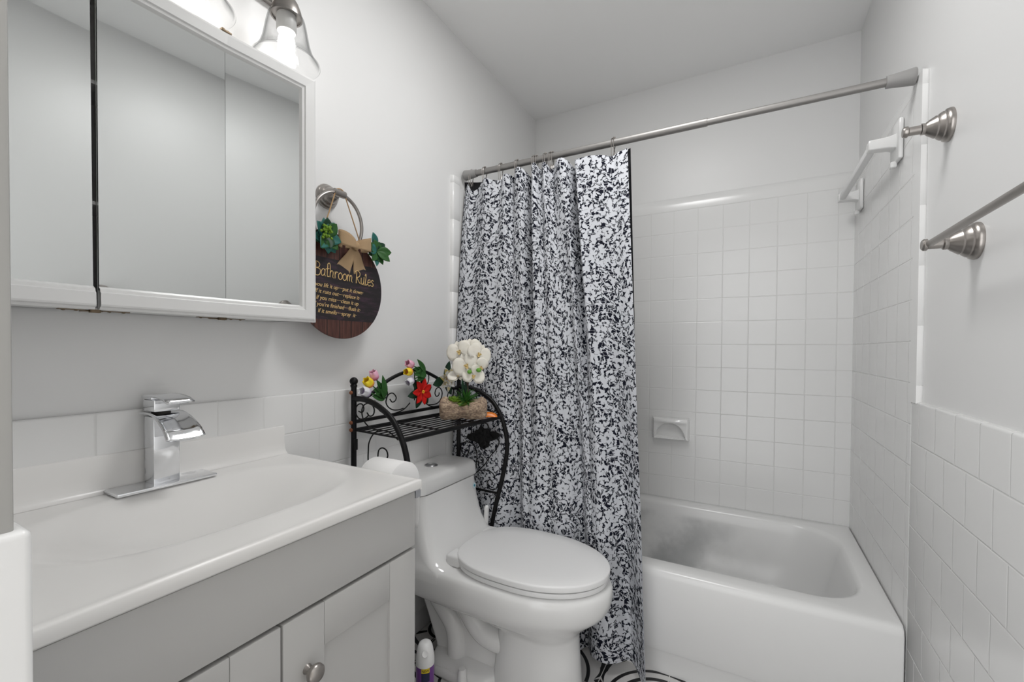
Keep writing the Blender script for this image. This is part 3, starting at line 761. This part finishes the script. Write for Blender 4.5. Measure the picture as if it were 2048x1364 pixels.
def tsign(y, z, dx=.0042):
    th = math.radians(-2.5); y -= SYc; z -= SZc
    return (SX+dx, SYc + y*math.cos(th) - z*math.sin(th), SZc + y*math.sin(th) + z*math.cos(th))
txt = 'Bathroom Rules'; wtot = sum(G[c][0] for c in txt); u = .212/wtot; y = .772; b = B()
for c in txt:
    w, st = G[c]; hscale = .0195
    for P in st:
        b.tube([tsign(y + p.x*u, 1.283 + p.y*hscale) for p in bez([(q[0], q[1], 0) for q in P], 6)], .0011, 6)
    y += w*u
obj('title_lettering', b, M_gold, t, label='gold hand-drawn title lettering')
for k, s_ in enumerate(('If you lift it up····put it down·', 'If it runs out····replace it·', 'If you miss····clean it up', "If you're finished····flush it·", 'If it smells····spray  it·')):
    b = textmesh(s_, .0165, .22); Mx = Matrix(((0, 0, 1, 0), (1, 0, 0, 0), (0, 1, 0, 0), (0, 0, 0, 1)))
    b.xf(Mx)
    ymin = min(v.co.y for v in b.bm.verts); ymax = max(v.co.y for v in b.bm.verts)
    zc = 1.2525 - k*.0180; 
    for v in b.bm.verts:
        v.co = Vector(tsign(v.co.y*.93 + .853, zc + v.co.z, .0040 + v.co.x*.5))
    obj('line_of_lettering', b, M_gold, t, smooth=False)
# rope
cl = Vector((.058, RYc, RZc-.006))
for sy in (-1, 1):
    e = Vector((SX+.002, .8655 + sy*.068, 1.402))
    a = Vector((.060, RYc + sy*.013, RZc+.009))
    obj('rope', B().tube([a, a.lerp(e, .5) + Vector((.001, 0, -.002)), e], .0018, 7).ball(e, .004, sub=1), M_rope, t)
obj('rope', B().tube(bez([(.060, RYc-.013, RZc+.009), (.062, RYc, RZc+.0125), (.060, RYc+.013, RZc+.009)], 4), .0018, 7), M_rope, t)
# leaf helper: pointed ellipse, cupped
def leaf(b, base, d, nrm, L, w, cup=.15, n=7, bend=0.0, uvr=True, blunt=1.0):
    base, d, nrm = Vector(base), Vector(d).normalized(), Vector(nrm); nrm = (nrm - d*nrm.dot(d)).normalized(); sd = d.cross(nrm)
    rows = []
    for i in range(n+1):
        k = i/n; hw = w*max(.02, math.sin(PI*min(1, k**blunt)))**.8
        c = base + d*L*k + nrm*(bend*L*k*k)
        rows.append([c - sd*hw + nrm*cup*hw, c - sd*hw*.5 + nrm*cup*hw*.25, c, c + sd*hw*.5 + nrm*cup*hw*.25, c + sd*hw + nrm*cup*hw])
    b.loft(rows, False, uv=lambda a, c: (c/4, a/n))
X = Vector((1, 0, 0))
def sprig(c, n, rad, mats, seed):
    rnd = random.Random(seed); res = {}
    for i in range(n):
        a = 2*PI*i/n + rnd.uniform(-.3, .3); m = mats[i % len(mats)]
        d = Vector((rnd.uniform(.15, .7), math.cos(a), math.sin(a)))
        leaf(res.setdefault(m, B()), Vector(c) + Vector((rnd.uniform(0, .012), 0, 0)), d, X, rad*rnd.uniform(.7, 1.1), rad*rnd.uniform(.26, .36), .25, 8, -.15)
    return res
for c, n, rad, mats, sd, lab in (((SX+.006, .798, 1.393), 16, .052, ('b', 'd', 'b', 'g'), 3, 'left'), ((SX+.006, .984, 1.388), 15, .046, ('g', 'd', 'g', 'b'), 5, 'right')):
    MM = {'b': M_leafb, 'd': M_leafd, 'g': M_leaf}
    for m, bb in sprig(c, n, rad, mats, sd).items(): obj('leaf_sprig', bb, MM[m], t, solid=.0008)
bb = B(); rnd = random.Random(2)
for i in range(26): bb.ball((SX+.03+rnd.uniform(0, .01), .790+rnd.uniform(-.022, .012), 1.400+rnd.uniform(-.018, .018)), .0045, sub=1)
obj('berry_cluster', bb, M_leafy, t, label='yellow-green berry cluster')
bb = B(); leaf(bb, (SX+.008, .99, 1.40), (.2, -.45, .9), X, .05, .014, .2); leaf(bb, (SX+.008, .985, 1.392), (.3, 1, .02), X, .056, .011, .2)
obj('leaf_sprig', bb, M_leafb, t, solid=.0008)
# burlap bow
c = Vector((SX+.014, .900, 1.385)); b = B()
for sg in (-1, 1):
    def loop(u, v):
        a = u*PI*2; L = .058
        yy = sg*L*.5*(1-math.cos(a)); xx = .016*math.sin(a) + .004
        wv = .009 + .0125*math.sin(min(1, abs(yy)/L)*PI/2)
        return c + Vector((xx, yy*.98, (v-.5)*2*wv + abs(yy)*.22 + .003))
    b.grid(loop, 24, 6)
    def tail(u, v):
        L = .076; w = .008 + .017*u
        notch = .016*(1 - abs(2*v-1)) if u > .999 else 0
        d = Vector((0, sg*.40, -.917)); s_ = Vector((0, .917, sg*.40))
        return c + d*(L*u - (notch if u > .95 else 0)) + s_*((v-.5)*2*w) + Vector((.004*math.sin(u*5) - .004 - .003*u, 0, 0))
    b.grid(tail, 14, 8)
b.ball(c + Vector((.008, 0, .002)), .011, (.8, 1, 1.15), 2)
obj('bow', b, M_burlap, t, solid=.0012, label='tan burlap bow')

# ================================================================== TOILET
TC = 1.2475
def egg(xb, xf, hw, z, nb=2.6, n=56, split=.50, yc=TC):
    """plan outline: rounded back, elliptical front"""
    xm = xb + (xf-xb)*split; P = []
    for k in range(n):
        a = 2*PI*k/n; c, s_ = math.cos(a), math.sin(a)
        if c >= 0: P.append((xm + (xf-xm)*c, yc + hw*s_, z))
        else:
            e = 2/nb; P.append((xm - (xm-xb)*abs(c)**e, yc + hw*math.copysign(abs(s_)**e, s_), z))
    return P
def deck(xb, xf, hw, z, n=56): return egg(xb, xf, hw, z, 7, n, .60)
t = thing('toilet', 'white one-piece toilet with closed lid between vanity and tub', 'toilet', (.40, TC, 0))
b = B()
rings = [deck(.022, .748, .176, .386), deck(.020, .757, .182, .381), deck(.018, .762, .186, .370), deck(.018, .762, .187, .345), deck(.018, .756, .184, .318), deck(.020, .742, .177, .297),
         deck(.030, .722, .166, .279), deck(.10, .702, .148, .262), deck(.26, .684, .126, .246), deck(.36, .672, .110, .232), deck(.40, .664, .100, .220),
         egg(.408, .661, .097, .205, 3.2), egg(.402, .664, .098, .15, 3.4), egg(.394, .670, .102, .07, 3.4), egg(.386, .676, .107, .0, 3.4)]
b.loft(rings, True, False, True)
b.loft([deck(.022, .748, .176, .386), deck(.10, .60, .10, .387)], True, False, True)
# tank rising out of the deck
def tk(xf, hw, z, xb=.020, r=.045):
    return rrect(xb, xf, TC-hw, TC+hw, r, z, 6)
zs = [(.31, .1868, .350), (.302, .1864, .372), (.292, .185, .384), (.268, .182, .394), (.247, .179, .408), (.230, .177, .428), (.216, .175, .455), (.205, .173, .490), (.196, .171, .53), (.189, .170, .57), (.1845, .169, .600)]
b.loft([tk(x, h, z) for x, h, z in zs], True, False, True)
# slim web and trapway behind the pedestal
b.loft([rrect(x0, .44, TC-h, TC+h, .02, z, 4) for x0, h, z in ((.070, .050, .30), (.090, .052, .19), (.150, .056, .06), (.16, .06, .0))], True, False, False)
for sg in (-1, 1):
    b.tube(bez([(.135, TC+sg*.040, .285), (.160, TC+sg*.046, .225), (.195, TC+sg*.050, .190), (.232, TC+sg*.052, .150), (.245, TC+sg*.052, .105), (.250, TC+sg*.055, .03)], 7), .034, 18)
    b.tube(bez([(.235, TC+sg*.040, .29), (.272, TC+sg*.046, .235), (.308, TC+sg*.052, .195), (.350, TC+sg*.056, .162), (.40, TC+sg*.056, .148), (.47, TC+sg*.04, .140)], 7), .036, 18)
b.loft([rrect(.165, .42, TC-h, TC+h, .05, z, 6) for h, z in ((.118, 0), (.118, .030), (.112, .042), (.098, .050), (.05, .055))], True, False, True)
b.box((.20, TC-.125, 0), (.33, TC+.125, .035), .012, 3)
obj('bowl', b, M_cer, t, ang=50)
lid = [tk(.184, .169, .6035, .012, .03), tk(.1865, .1705, .606, .011, .03), tk(.1850, .1700, .630, .011, .03), tk(.1825, .1685, .644, .0115, .03), tk(.178, .165, .652, .014, .03), tk(.170, .158, .6575, .02, .03), tk(.155, .145, .661, .03, .03), tk(.13, .10, .6628, .06, .03)]
obj('tank_lid', B().loft(lid, True, True, True), M_cer, t, ang=50)
obj('flush_button', B().lathe([(.0, .659), (.0235, .659), (.0235, .6655), (.022, .667), (.0185, .667), (.018, .6655), (.0, .6655)], (.103, TC-.018, 0), (0, 0, 1), 36, False), mat('dull_chrome', (.45, .45, .46), .3, 1), t, label='round chrome dual flush button')
def lidring(k, z, hw=.1745): return egg(.268+k, .752-k, hw-k, z, 3.0, 64, .50)
obj('seat', B().loft([lidring(.010, .389), lidring(.004, .391), lidring(.002, .398), lidring(.004, .4045), lidring(.012, .4055)], True, True, True), M_plastic, t, ang=50)
obj('lid', B().loft([lidring(.004, .4085), lidring(-.001, .4105), lidring(-.002, .4235), lidring(-.001, .4265), lidring(.0025, .4285), lidring(.05, .4305), lidring(.12, .431)], True, True, True), M_plastic, t, ang=50)
for sg in (-1, 1):
    y = TC + sg*.105
    obj('hinge', B().box((.258, y-.028, .387), (.312, y+.028, .424), .008, 3).box((.247, y-.010, .387), (.262, y+.010, .398), .003), M_plastic, t)
obj('bolt_cap', B().lathe([(.016, .03), (.0155, .036), (.0125, .066), (.0105, .071), (.0, .072)], (.322, 1.118, 0), (0, 0, 1), 24), M_plastic, t)
nb_ = (.1935, TC+.148, .557)
obj('sticker', B().lathe([(.0, 0), (.011, 0), (.011, .0004), (.0, .0004)], (.1935, TC+.128, .565), (1, 0, .12), 24, False), mat('pale_sticker', (.62, .74, .78), .4), t, label='tiny pale blue round sticker')
obj('sticker_mark', B().lathe([(.0, 0), (.0045, 0), (.0045, .0004), (.0, .0004)], (.1940, TC+.128, .565), (1, 0, .12), 16, False), M_teal, t)

# toilet brush behind
t = thing('toilet_brush', 'white toilet brush standing behind the toilet next to the curtain', 'toilet brush', (.21, 1.40, 0))
obj('holder', B().lathe([(.05, 0), (.052, .004), (.045, .06), (.04, .12), (.034, .12), (.03, .02), (.0, .015)], (.205, 1.412, 0), (0, 0, 1), 32), M_plastic, t)
obj('handle', B().tube([(.208, 1.412, .06), (.226, 1.413, .474)], .0095, 16).ball((.226, 1.413, .474), .0095), M_plastic, t)

# air freshener can
cx, cy = .266, 1.006; ch = .205
t = thing('air_freshener_can', 'purple air freshener can with white cap on the floor by the vanity', 'spray can', (cx, cy, 0))
obj('can', B().lathe([(.0255, 0), (.027, .003), (.027, .140), (.0265, .145)], (cx, cy, 0), (0, 0, 1), 40), M_purple, t, label='purple can with printed labels')
tocam = Vector((CX-cx, -cy, 0)).normalized(); side = Vector((0, 0, 1)).cross(tocam)
b = B()
rows = []
for k in range(13):
    q = k/12; z = .142 + .062*q; r = .0278*(1 - .42*q**2.4)*(1 if q < .85 else .55 + .45*math.sqrt(max(0, 1-((q-.85)/.15)**2)))
    sh_ = -tocam*.0075*q*q
    rows.append([Vector((cx, cy, z)) + sh_ + tocam.lerp(tocam, 0)*r*math.cos(2*PI*j/36) + side*r*math.sin(2*PI*j/36) for j in range(36)])
b.loft(rows, True, True, True); obj('cap', b, M_plastic, t, label='white domed spray cap')
n_c = (tocam*.86 + Vector((0, 0, .50))).normalized()
obj('spray_button', B().lathe([(.0095, -.006), (.0095, .001), (.0088, .0018), (.0075, .0012), (.0, .0006)], Vector((cx, cy, .182)) + tocam*.0208, n_c, 28), M_plastic, t)
def patch(w0, w1, z0, z1, m, nm, r=.0273, rot=0.0, lab=None):
    obj(nm, B().grid(lambda u, v: Vector((cx, cy, z0 + (z1-z0)*v)) + (tocam*math.cos(w0+(w1-w0)*u+rot) + side*math.sin(w0+(w1-w0)*u+rot))*r, 12, 3), m, t, label=lab)
patch(-.42, .50, .128, .1415, M_yelab, 'label_patch', lab='yellow label patch'); patch(-.42, .50, .102, .128, M_navy, 'label_patch', lab='dark navy label patch')
b = textmesh('NEW', .0095); 
for v in b.bm.verts:
    a = v.co.x/.0275 + .04; v.co = Vector((cx, cy, .1315 + v.co.y)) + (tocam*math.cos(a) + side*math.sin(a))*(.0276 + v.co.z)
obj('label_lettering', b, M_ink, t, smooth=False)
b = B(); b.bm.free(); b = B()
ov = []
for k in range(9):
    ov.append([Vector((cx, cy, .072 + .022*(k/8)*math.sin(a))) + (tocam*math.cos(-.25 + .62*(k/8)*math.cos(a)) + side*math.sin(-.25 + .62*(k/8)*math.cos(a)))*.0275 for a in [2*PI*j/32 for j in range(32)]])
b.loft(ov, True); obj('label_oval', b, M_plastic, t, label='white oval logo field')
b = B(); 
b.grid(lambda u, v: Vector((cx, cy, .070 + .016*v)) + (tocam*math.cos(-.42+.4*u*(1-v*.9)+.18*v) + side*math.sin(-.42+.4*u*(1-v*.9)+.18*v))*.0278, 6, 6)
obj('label_mark', b, M_teal, t)

# ================================================================== IRON RACK OVER THE TOILET
rot = -math.atan2(.025, .515)
t = thing('iron_rack', 'black iron over-the-toilet rack with painted metal flowers', 'rack', (.04, .935, 0), rot)
RWd = .516; SH = .8275
def pobj(nm, b, m, par=t, **kw): return obj(nm, b, m, par, local=True, **kw)
for y in (0, RWd):
    p = pobj('post', B().tube([(0, y, .002), (0, y, .978)], .0085, 14), M_black)
    pobj('finial', B().ball((0, y, .984), .0125, sub=3).lathe([(.010, .966), (.0105, .972), (.008, .975)], (0, y, 0), (0, 0, 1), 16), M_black, p)
    fr_ = bez([(0, y, .930), (.03, y, .9315), (.06, y, .929), (.10, y, .9185), (.136, y, .902), (.165, y, .883), (.188, y, .857), (.206, y, .829), (.220, y, .797), (.231, y, .755), (.236, y, .712), (.229, y, .655), (.211, y, .576), (.184, y, .474), (.168, y, .395), (.155, y, .30), (.150, y, .2), (.160, y, .1), (.185, y, .006)], 5)
    pobj('side_rail', B().tube(fr_, .0085, 14), M_black)
    for a_, c_, r_ in (((0, y, .8331), (.212, y, .8300), .0032), ((0, y, .5262), (.197, y, .5262), .0045), ((0, y, .24), (.15, y, .24), .0045)):
        pobj('side_bar', B().tube([a_, c_], r_, 8), M_black)
# rails, shelf
pobj('back_rail', B().tube([(0, 0, .858), (0, RWd, .8625)], .006, 12), M_black)
shf = B().tube([(.004, 0, .8331), (.004, RWd, .8331)], .006, 12).tube([(.2075, 0, .8245), (.2075, RWd, .8245)], .0075, 12)
pobj('wire_shelf', B(), M_black) if False else None
for k in range(1, 8):
    x = .004 + .2035*k/8; shf.tube([(x, 0, .8335-.004*k/8), (x, RWd, .8335-.004*k/8)], .0020, 6)
for y in (.17, .345): shf.tube([(.004, y, .8315), (.2075, y, .8275)], .0026, 8)
pobj('wire_shelf', shf, M_black)
pobj('bottom_rail', B().tube([(0, 0, .24), (0, RWd, .24)], .0045, 10), M_black)
arch = bez([(0, 0, .925), (0, .04, .928), (0, .0836, .9472), (0, .1059, .9623), (0, .1455, .9817), (0, .1907, .9968), (0, .238, 1.0058), (0, .258, 1.007), (0, .29, 1.0055), (0, .33, .9955), (0, .3903, .970), (0, .43, .948), (0, .475, .928), (0, RWd, .925)], 6)
pobj('back_arch', B().tube(arch, .0062, 12), M_black)
def scroll(pts, plane, off, r=.0021, nm='scroll'):
    P = [(.004, p[0], p[1]) if plane == 'x' else (p[0], off, p[1]) for p in pts]
    pobj(nm, B().tube(bez(P, 7), r, 7), M_black)
for P in ([(.1423, .9152), (.1525, .9043), (.1663, .9079), (.1698, .9201), (.1559, .9338), (.1389, .9328), (.1289, .9215), (.1256, .9047), (.1357, .8888), (.156, .8778), (.1804, .8748), (.2037, .8772)],
          [(.2351, .893), (.2092, .8752), (.1805, .8672), (.1526, .8645), (.1257, .8692), (.1028, .8781), (.0869, .8968), (.0774, .9169)],
          [(.1091, .9548), (.1255, .9487), (.1322, .9334), (.1256, .9218), (.1092, .9209)],
          [(.3907, .9177), (.3885, .908), (.3753, .9035), (.3665, .9156), (.3729, .9319), (.3906, .9362), (.4064, .9207), (.4043, .898), (.3864, .8798), (.3602, .8742), (.3304, .8761)],
          [(.3056, .891), (.3346, .8728), (.3689, .8648), (.409, .8689), (.43, .8800), (.442, .905), (.45, .935)],
          [(.3091, .9965), (.3299, .9874), (.33, .9654), (.3176, .9471)], [(.295, .985), (.296, .965), (.294, .945)], [(.258, 1.005), (.258, .95), (.258, .90)],
          [(.46, .915), (.452, .930), (.462, .942), (.474, .932), (.474, .905), (.455, .885)], [(.215, .965), (.225, .958), (.238, .962), (.240, .975)]):
    scroll(P, 'x', 0)
side = ([(.0225, .8929), (.0383, .8907), (.0462, .9025), (.0383, .9153), (.0225, .9142), (.0098, .9021), (.0098, .884), (.0257, .8706), (.0478, .8725), (.0663, .8829)],
        [(.0602, .8913), (.0725, .8823), (.0877, .8879), (.0922, .9036), (.0816, .9182), (.0632, .9203), (.0446, .9113), (.0368, .8928), (.0446, .8689), (.0633, .8527), (.0878, .845), (.1178, .8446), (.1529, .8437), (.1758, .8331), (.1927, .8243)],
        [(.080, .715), (.0665, .745), (.0665, .7789), (.0696, .8023), (.0848, .826), (.1089, .8427)], [(.108, .765), (.112, .7843), (.1268, .7934), (.1443, .7881), (.150, .772), (.140, .758)],
        [(.0541, .677), (.0443, .6562), (.0244, .657), (.0123, .6754), (.0162, .6957), (.0361, .7078), (.0676, .7048), (.0833, .6903), (.0931, .6655), (.0913, .6328), (.0876, .6063)],
        [(.1955, .7379), (.1974, .7192), (.1812, .6921), (.1592, .6672), (.1333, .6319), (.1069, .6058), (.0916, .5906)], [(.0952, .6365), (.1067, .6316), (.1238, .6403), (.1218, .6529), (.1065, .6574)],
        [(.1967, .5584), (.1822, .5403), (.1601, .5367), (.1451, .5503), (.145, .5631), (.1561, .5728), (.1673, .5665), (.1637, .5532)], [(.1819, .5878), (.1671, .6015), (.1447, .6079), (.1069, .6025)])
for y in (0, RWd):
    for P in side: scroll(P, 'y', y)
for z in (.949, .8565, .834): pobj('screw', B().lathe([(.0, 0), (.006, 0), (.006, .003), (.004, .006), (.0, .006)], (-.001, -.0075, z), (0, -1, 0), 14, False), M_rust, label='rusted screw head')
pobj('bracket', B().box((.008, -.006, .772), (.012, .006, .806), .001), M_black)

# painted metal flowers welded to the rack
def tulip(par, c, d, R, L, m):
    """cup of petals opening along d"""
    b = B(); d = Vector(d).normalized(); a = d.orthogonal().normalized(); e = d.cross(a); c = Vector(c) - d*L*.45
    prof = [(.05, 0), (.55, .06), (.95, .25), (1.02, .5), (.92, .75), (.74, 1.0)]
    n = 30; rows = []
    for i, (r, h) in enumerate(prof):
        rows.append([c + d*L*(h + (.10*max(0, math.cos(5*2*PI*k/n)) if i == 5 else 0)) + (a*math.cos(2*PI*k/n) + e*math.sin(2*PI*k/n))*R*r*(1 + (.12*math.cos(5*2*PI*k/n) if i > 3 else 0)) for k in range(n)])
    b.loft(rows, True, uv=lambda i, k: (k/n, prof[i][1]))
    pobj('tulip_bloom', b, m, par, solid=.0008)
def bunch(base, blooms, leaves, lab):
    b = B(); base = Vector(base)
    for p in blooms: b.tube(bez([base, base.lerp(Vector(p[0]), .5) + Vector((.004, 0, 0)), Vector(p[0])], 4), .0016, 6)
    for tip, w in leaves:
        d = Vector(tip) - base; leaf(b, base, d, (1, .0, .2), d.length, w, .35, 9, .04, True, .8)
    g = pobj('tulip_bunch', b, M_leaf, t, solid=.0008, label=lab)
    for p, m, R in blooms:
        tulip(g, p, Vector(p) - base + Vector((.01, 0, 0)), R, R*2.3, m)
bunch((.030, .098, .926), [((.026, .0575, 1.0036-.006), M_tpink, .0135), ((.030, .034, .977), M_tyel, .0145), ((.034, .018, .9505), M_tlil, .0150)],
      [((.032, .0822, 1.0), .012), ((.026, .0640, .985), .013), ((.034, .040, .936), .014), ((.03, .048, .958), .013), ((.04, .07, .955), .012)], 'tulips at the left end of the rack with green leaves')
bunch((.030, .2858, 1.0006), [((.026, .2147, 1.030), M_tpink, .0135), ((.030, .2045, 1.0055), M_tyel, .0135), ((.034, .2065, .9735), M_tlil, .0135)],
      [((.030, .2409, 1.048), .012), ((.026, .2278, 1.016), .013), ((.034, .222, .994), .014), ((.034, .2355, .970), .013), ((.04, .25, .985), .012)], 'tulips on top of the back arch with green leaves')
def rosette(name, c, petals, m, par=t, R=.04, w=.013, cup=.3, tilt=.35, lab=None, ph=0.0, bl=1.0):
    b = B()
    for k in range(petals):
        a = 2*PI*k/petals + ph; leaf(b, c, (tilt, math.cos(a), math.sin(a)), X, R, w, cup, 8, -.12, True, bl)
    return pobj(name, b, m, par, solid=.0008, label=lab)
pc = (.022, .2743, .9308)
f = rosette('poinsettia_flower', pc, 7, M_red, t, .050, .0135, .25, .25, 'bright red poinsettia', .45)
rosette('poinsettia_leaf', (.016, .2743, .9308), 6, M_leafd, f, .062, .016, .2, .1, 'dark green leaves', .2)
b = B()
for k in range(5): b.ball((.031, .2743+.004*math.cos(k*1.26), .9308+.004*math.sin(k*1.26)), .0032, sub=1)
pobj('flower_centre', b, M_yel, f)
wc = (.050, .376, .9715)
f = rosette('white_flower', wc, 7, M_wpet, t, .050, .0155, .5, .35, 'white lily-like flower with yellow streaks', .2, .75)
b = B(); 
for d_ in ((.1, .35, 1), (.1, -1, -.25), (.1, .6, -1)): leaf(b, (.040, .376, .9715), d_, X, .072, .018, .2)
pobj('flower_leaf', b, M_leafd, f)
b = B()
for k in range(6): b.tube([wc, (wc[0]+.018, wc[1]+.007*math.cos(k), wc[2]+.007*math.sin(k))], .0008, 5)
pobj('flower_centre', b, M_rope, f)
# the unpainted back of a flower on the far side frame
for yy, nm in ((RWd+.004, 'flower_silhouette'),):
    b = B(); c0 = Vector((.123, yy, .737)); Yv = Vector((0, -1, 0))
    for k in range(7):
        a = 2*PI*k/7; leaf(b, c0, (math.cos(a), -.15, math.sin(a)), Yv, .046, .019, .1)
    for d_ in ((1, -.05, .22), (-1, -.05, -.1), (.1, -.05, -1)): leaf(b, c0, d_, Yv, .086 if abs(d_[0]) > .5 else .05, .018, .1)
    pobj(nm, b, M_black, t, solid=.001, label='black metal flower on the far side frame')

# ================================================================== ORCHID PLANTER AND PACKET ON THE RACK
ax = Vector((.144, .084, .003)); La = ax.length; ax.normalize(); o0 = Vector((.143, 1.230, .8725)); nz = Vector((0, 0, 1)); sdv = nz.cross(ax).normalized()
t = thing('orchid_planter', 'artificial white orchid arrangement in a log-shaped pot on the rack', 'plant', (.215, 1.275, .834))
rows = []; rnd = random.Random(11); n = 40
for i in range(27):
    k = i/26; r = .041*(1 + .08*math.sin(k*9+1) + .05*math.sin(k*23))*(1 - .30*abs(2*k-1)**7); row = []
    for j in range(n):
        a = 2*PI*j/n; rr = r*(1 + .07*math.sin(a*3 + k*8) + .05*math.sin(a*7 + k*6) + .04*math.sin(a*13+2) + rnd.uniform(-.02, .02))
        zz = math.sin(a)*rr*.98
        top = 0
        if math.sin(a) > .3 and .16 < k < .86: top = (.022 + .006*math.sin(k*15))*math.sin(PI*(k-.16)/.70)**.5*(math.sin(a)-.3)/.7
        if i in (0, 26): rr *= .86
        row.append(o0 + ax*(La*k*1.0) + sdv*math.cos(a)*rr + nz*max(-.0380, zz - top))
    rows.append(row)
b = B().loft(rows, True, True, True); obj('log_pot', b, M_log, t, ang=60, label='brown ridged log-shaped pot')
b = B()
for i in range(9):
    p = o0 + ax*La*(.2+.6*i/8); b.ball(p + nz*.014, .022, (1, 1, .55), 2)
obj('moss', b, M_moss, t)
b = B(); rnd = random.Random(4); c = Vector((.222, 1.277, .892))
for i in range(90):
    a = rnd.uniform(0, 2*PI); e = rnd.uniform(.05, 1.45)
    d = Vector((math.cos(a)*math.cos(e), math.sin(a)*math.cos(e), math.sin(e))); leaf(b, c, d, nz + Vector((.01, 0, 0)), rnd.uniform(.042, .062), .0030, .3, 5, -.25)
obj('grass_tuft', b, M_grass, t, solid=.0006)
b = B(); c = Vector((.188, 1.252, .890))
for i in range(14):
    a = 2*PI*i/14; e = .35 + .5*(i % 3)/2
    leaf(b, c, (math.cos(a)*math.cos(e), math.sin(a)*math.cos(e), math.sin(e)), nz + Vector((.01, 0, 0)), .034, .010, .5, 6, .1)
obj('succulent', b, M_leafy, t, solid=.0012)
b = B(); leaf(b, (.215, 1.275, .90), (.05, -.25, 1), X, .085, .010, .2); leaf(b, (.225, 1.282, .90), (-.2, .1, 1), X, .09, .012, .2)
obj('long_leaf', b, M_leafd, t, solid=.0008)
b = B()
for e in ((.178, 1.256, 1.06), (.265, 1.304, 1.05), (.246, 1.291, .985), (.222, 1.279, 1.02)):
    b.tube(bez([(.228, 1.281, .90), (.226, 1.281, .95), ((.226+e[0])/2-.008, (1.281+e[1])/2+.008, (.99+e[2])/2), (e[0]-.008, e[1]+.01, e[2])], 6), .0015, 6)
obj('stem', b, M_stem, t)
tc_ = (Vector((CX, 0, CZ)) - Vector((.22, 1.28, 1.03))).normalized()
def blossom(c, nrm, R, spin=0.0):
    c = Vector(c); nrm = Vector(nrm).normalized(); sx = nz.cross(nrm).normalized(); uy = nrm.cross(sx); b = B()
    def dirv(a): return sx*math.cos(a) + uy*math.sin(a)
    for a in (.25+spin, PI-.25+spin):                        # two broad side petals
        d = dirv(a); s2 = nrm.cross(d); rows = []
        for i in range(9):
            k = i/8; hw = R*.78*math.sqrt(max(.004, 1-(2*k*.96-.96)**2)) if k > 0 else R*.08
            rows.append([c + d*R*1.18*k + s2*hw*v + nrm*(.004 + .0025*math.sin(k*PI) - .0025*v*v*k + .0012*math.sin(5*v+k*6)) for v in (-1, -.6, -.2, .2, .6, 1)])
        b.loft(rows, False)
    for a in (PI/2, PI/2+2.15, PI/2-2.15):
        leaf(b, c - nrm*.001, dirv(a+spin) + nrm*.1, nrm, R*1.05, R*.36, .2, 7, -.08)
    o = obj('blossom', b, M_orchid, t, solid=.0006)
    bb = B(); bb.ball(c + nrm*.007, R*.12, sub=2); leaf(bb, c + nrm*.004, dirv(-PI/2+spin) + nrm*.8, nrm, R*.42, R*.13, .5, 5); leaf(bb, c + nrm*.004, dirv(.4+spin) + nrm*.9, nrm, R*.3, R*.1, .5, 5); leaf(bb, c + nrm*.004, dirv(PI-.4+spin) + nrm*.9, nrm, R*.3, R*.1, .5, 5)
    obj('blossom_heart', bb, M_orchidc, o, solid=.0005)
for c, dn, R, sp_n in (((.196, 1.272, 1.074), (-.25, -.05, .1), .040, .33), ((.256, 1.306, 1.066), (.25, 0, .05), .038, -.5), ((.222, 1.277, 1.026), (0, 0, .0), .042, .42),
                       ((.245, 1.288, .986), (.1, 0, .3), .035, -.15), ((.196, 1.266, .985), (-.1, 0, 1.1), .034, .1), ((.226, 1.298, 1.088), (0, .1, .3), .036, .1), ((.262, 1.306, 1.020), (.5, 0, -.2), .031, .9)):
    blossom(c, tc_ + Vector(dn), R, sp_n)
b = B().ball((.2395, 1.272, 1.0045), .0085, (1, 1, .9), 2).ball((.2665, 1.290, 1.0105), .0095, (1, 1, .85), 2)
obj('bud', b, M_bud, t, label='two green buds')
obj('stem', B().tube([(.245, 1.288, 1.012), (.2395, 1.275, 1.006)], .0013, 6).tube([(.25, 1.29, 1.012), (.2665, 1.291, 1.012)], .0013, 6), M_stem, t)

t = thing('snack_packet', 'small orange packet lying on the rack beside the planter', 'packet', (.21, 1.385, .834))
M_ = Matrix.Translation((.240, 1.372, .8335)) @ Matrix.Rotation(.55, 4, 'Z')
def pillow(x0, x1, y0, y1, h, base):
    b = B()
    for sg in (1, 0):
        b.grid(lambda u, v: M_ @ Vector((x0+(x1-x0)*u, y0+(y1-y0)*v, base + (h*(math.sin(u*PI)*math.sin(v*PI))**.4 if sg else 0))), 16, 8)
    return b
obj('wrapper', pillow(-.020, .048, -.020, .020, .016, 0), M_orange, t)
obj('printed_end', pillow(-.042, -.020, -.020, .020, .013, 0), M_navy, t, label='dark blue and white printed end')
for o in bpy.data.objects:
    if '_inv' in o: del o['_inv']
